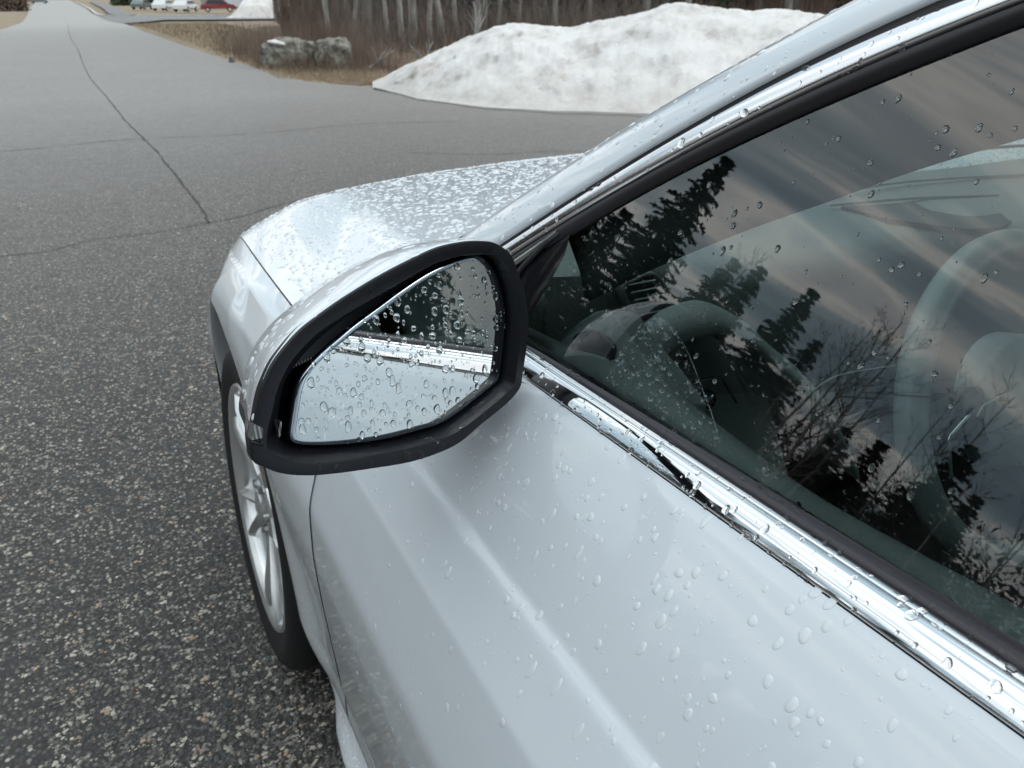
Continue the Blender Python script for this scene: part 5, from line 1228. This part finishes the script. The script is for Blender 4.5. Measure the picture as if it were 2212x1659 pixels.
small_car(18.6, 117.8, radians(-8), M_red, 'dark red car parked side-on beyond the lawn, rightmost of the far cars')
small_car(15.3, 124, radians(60), M_carwhite, 'frosted white car nose-on beside the dark red one', Hc=1.45)
small_car(13.5, 133, radians(62), M_carwhite, 'frosted white car second to the left of the dark red one', Hc=1.45)
small_car(11.6, 146, radians(64), M_cargrey, 'grey green frosted car furthest left of the parked row', Hc=1.45)
small_car(-4.6, 262, radians(-10), M_cargrey, 'dark green car crossing at the far left end of the road', L=4.8)
def shrub(name, x, y, s, m, label, cat, nb_=1600, seed=1):
    rs = np.random.RandomState(seed); V = []; F = []
    for i in range(nb_):
        p = rs.normal(0, 1, 3); p /= np.linalg.norm(p); p *= (.55 + .5 * rs.rand()); p[2] = abs(p[2]) * 1.0; p = p * np.array(s); d = rs.normal(0, 1, 3) * .16 * min(s); e_ = rs.normal(0, 1, 3) * .16 * min(s); b0 = len(V)
        V += [tuple(p), tuple(p + d), tuple(p + e_)]; F.append((b0, b0 + 1, b0 + 2))
    o = empty(name, (x, y, zt(x, y)), label, cat); me = bpy.data.meshes.new('foliage'); me.from_pydata(V, [], F); me.materials.append(m); child('foliage', me, o)
    V, F = tube_geo([(0, 0, -.1), (0, 0, s[2] * .7)], [.12, .05], 6); me = bpy.data.meshes.new('stem'); me.from_pydata(V, [], F); me.materials.append(M_bark); child('stem', me, o); return o
shrub('hedge', 16.6, 216, (6.0, 2.5, 2.6), M_hedge, 'dark green hedge on the far lawn left of the parked cars', 'hedge', 2600, 2)
shrub('rounded_bush', -6.4, 150, (2.0, 2.0, 3.2), M_brush, 'dark brown rounded bush at the far left of the road', 'bush', 2400, 3)
# red and black post box by the bush
o = empty('mailbox', (-4.25, 146, zt(0, 146)), 'small red and black mailbox on a post beside the far left bush', 'mailbox')
V, F = tube_geo([(0, 0, 0), (0, 0, 1.3)], .14, 8); me = bpy.data.meshes.new('post'); me.from_pydata(V, [], F); me.materials.append(M_black); child('post', me, o)
V = []; F = []; box_geo((0, 0, 1.75), (1.0, .6, .9), V, F); me = bpy.data.meshes.new('box'); me.from_pydata(V, [], F); me.materials.append(M_red); child('box', me, o)
# far snow bank and snow on the left
def bank(name, P, h, w_, label, seed):
    V = []; C = catmull([np.array(p, float) for p in P], 10)
    for i, p in enumerate(C):
        a = C[max(0, i - 1)]; c = C[min(len(C) - 1, i + 1)]; d = (c - a) / np.linalg.norm(c - a); nn = np.array([d[1], -d[0]]); e_ = sst(i / 14) ; hh = h * e_ 
        for k in range(13):
            t_ = k / 12 * 2 - 1; q_ = p + nn * t_ * w_ * (.4 + .6 * e_); V.append((q_[0], q_[1], zt(q_[0], q_[1]) - .03 + hh * (1 - t_ * t_) * (1 + .18 * fbm(q_[0] * .3, q_[1] * .3, seed))))
    o = mk(name, V, grid_faces(len(C), 13), M_snow); fix_normals(o, (P[0][0], P[0][1], -90)); tag(o, label, 'snow bank'); return o
bank('snow_bank', [(14.3, 88.0), (17.5, 88.5), (22, 90), (30, 92)], 3.3, 3.2, 'far white snow bank right of the dark red car', 1)
bank('snow_bank', [(-8.0, 141), (-12, 145), (-20, 150), (-28, 152)], 1.6, 2.0, 'low snow bank left of the far brown bush', 2)
# pale buildings behind the cars
def building(x, y, w_, d_, h, m, label, rz=0):
    o = empty('building', (x, y, zt(x, y)), label, 'building', None, rz)
    V = []; F = []; box_geo((0, 0, h / 2), (w_, d_, h), V, F); me = bpy.data.meshes.new('wall'); me.from_pydata(V, [], F); me.materials.append(m); child('wall', me, o)
    V = [(-w_ / 2 - .4, -d_ / 2 - .4, h), (w_ / 2 + .4, -d_ / 2 - .4, h), (w_ / 2 + .4, d_ / 2 + .4, h), (-w_ / 2 - .4, d_ / 2 + .4, h), (-w_ / 2 - .4, 0, h + d_ * .3), (w_ / 2 + .4, 0, h + d_ * .3)]
    me = bpy.data.meshes.new('roof'); me.from_pydata(V, [], [(0, 1, 5, 4), (2, 3, 4, 5), (1, 2, 5), (3, 0, 4), (3, 2, 1, 0)]); me.materials.append(M_siding2); child('roof', me, o)
    for k in range(int(w_ // 4)):
        V = []; F = []; box_geo((-w_ / 2 + 2 + 4 * k, -d_ / 2 - .03, 1.9), (1.1, .08, 1.3), V, F); me = bpy.data.meshes.new('window'); me.from_pydata(V, [], F); me.materials.append(M_glassdark); child('window', me, o)
    return o
building(38, 175, 22, 12, 5, M_siding, 'pale blue-white building behind the dark red car', radians(-12))
building(24.5, 160, 3.5, 8, 4, M_siding2, 'grey shed between the dark red car and the pale building', radians(-12))
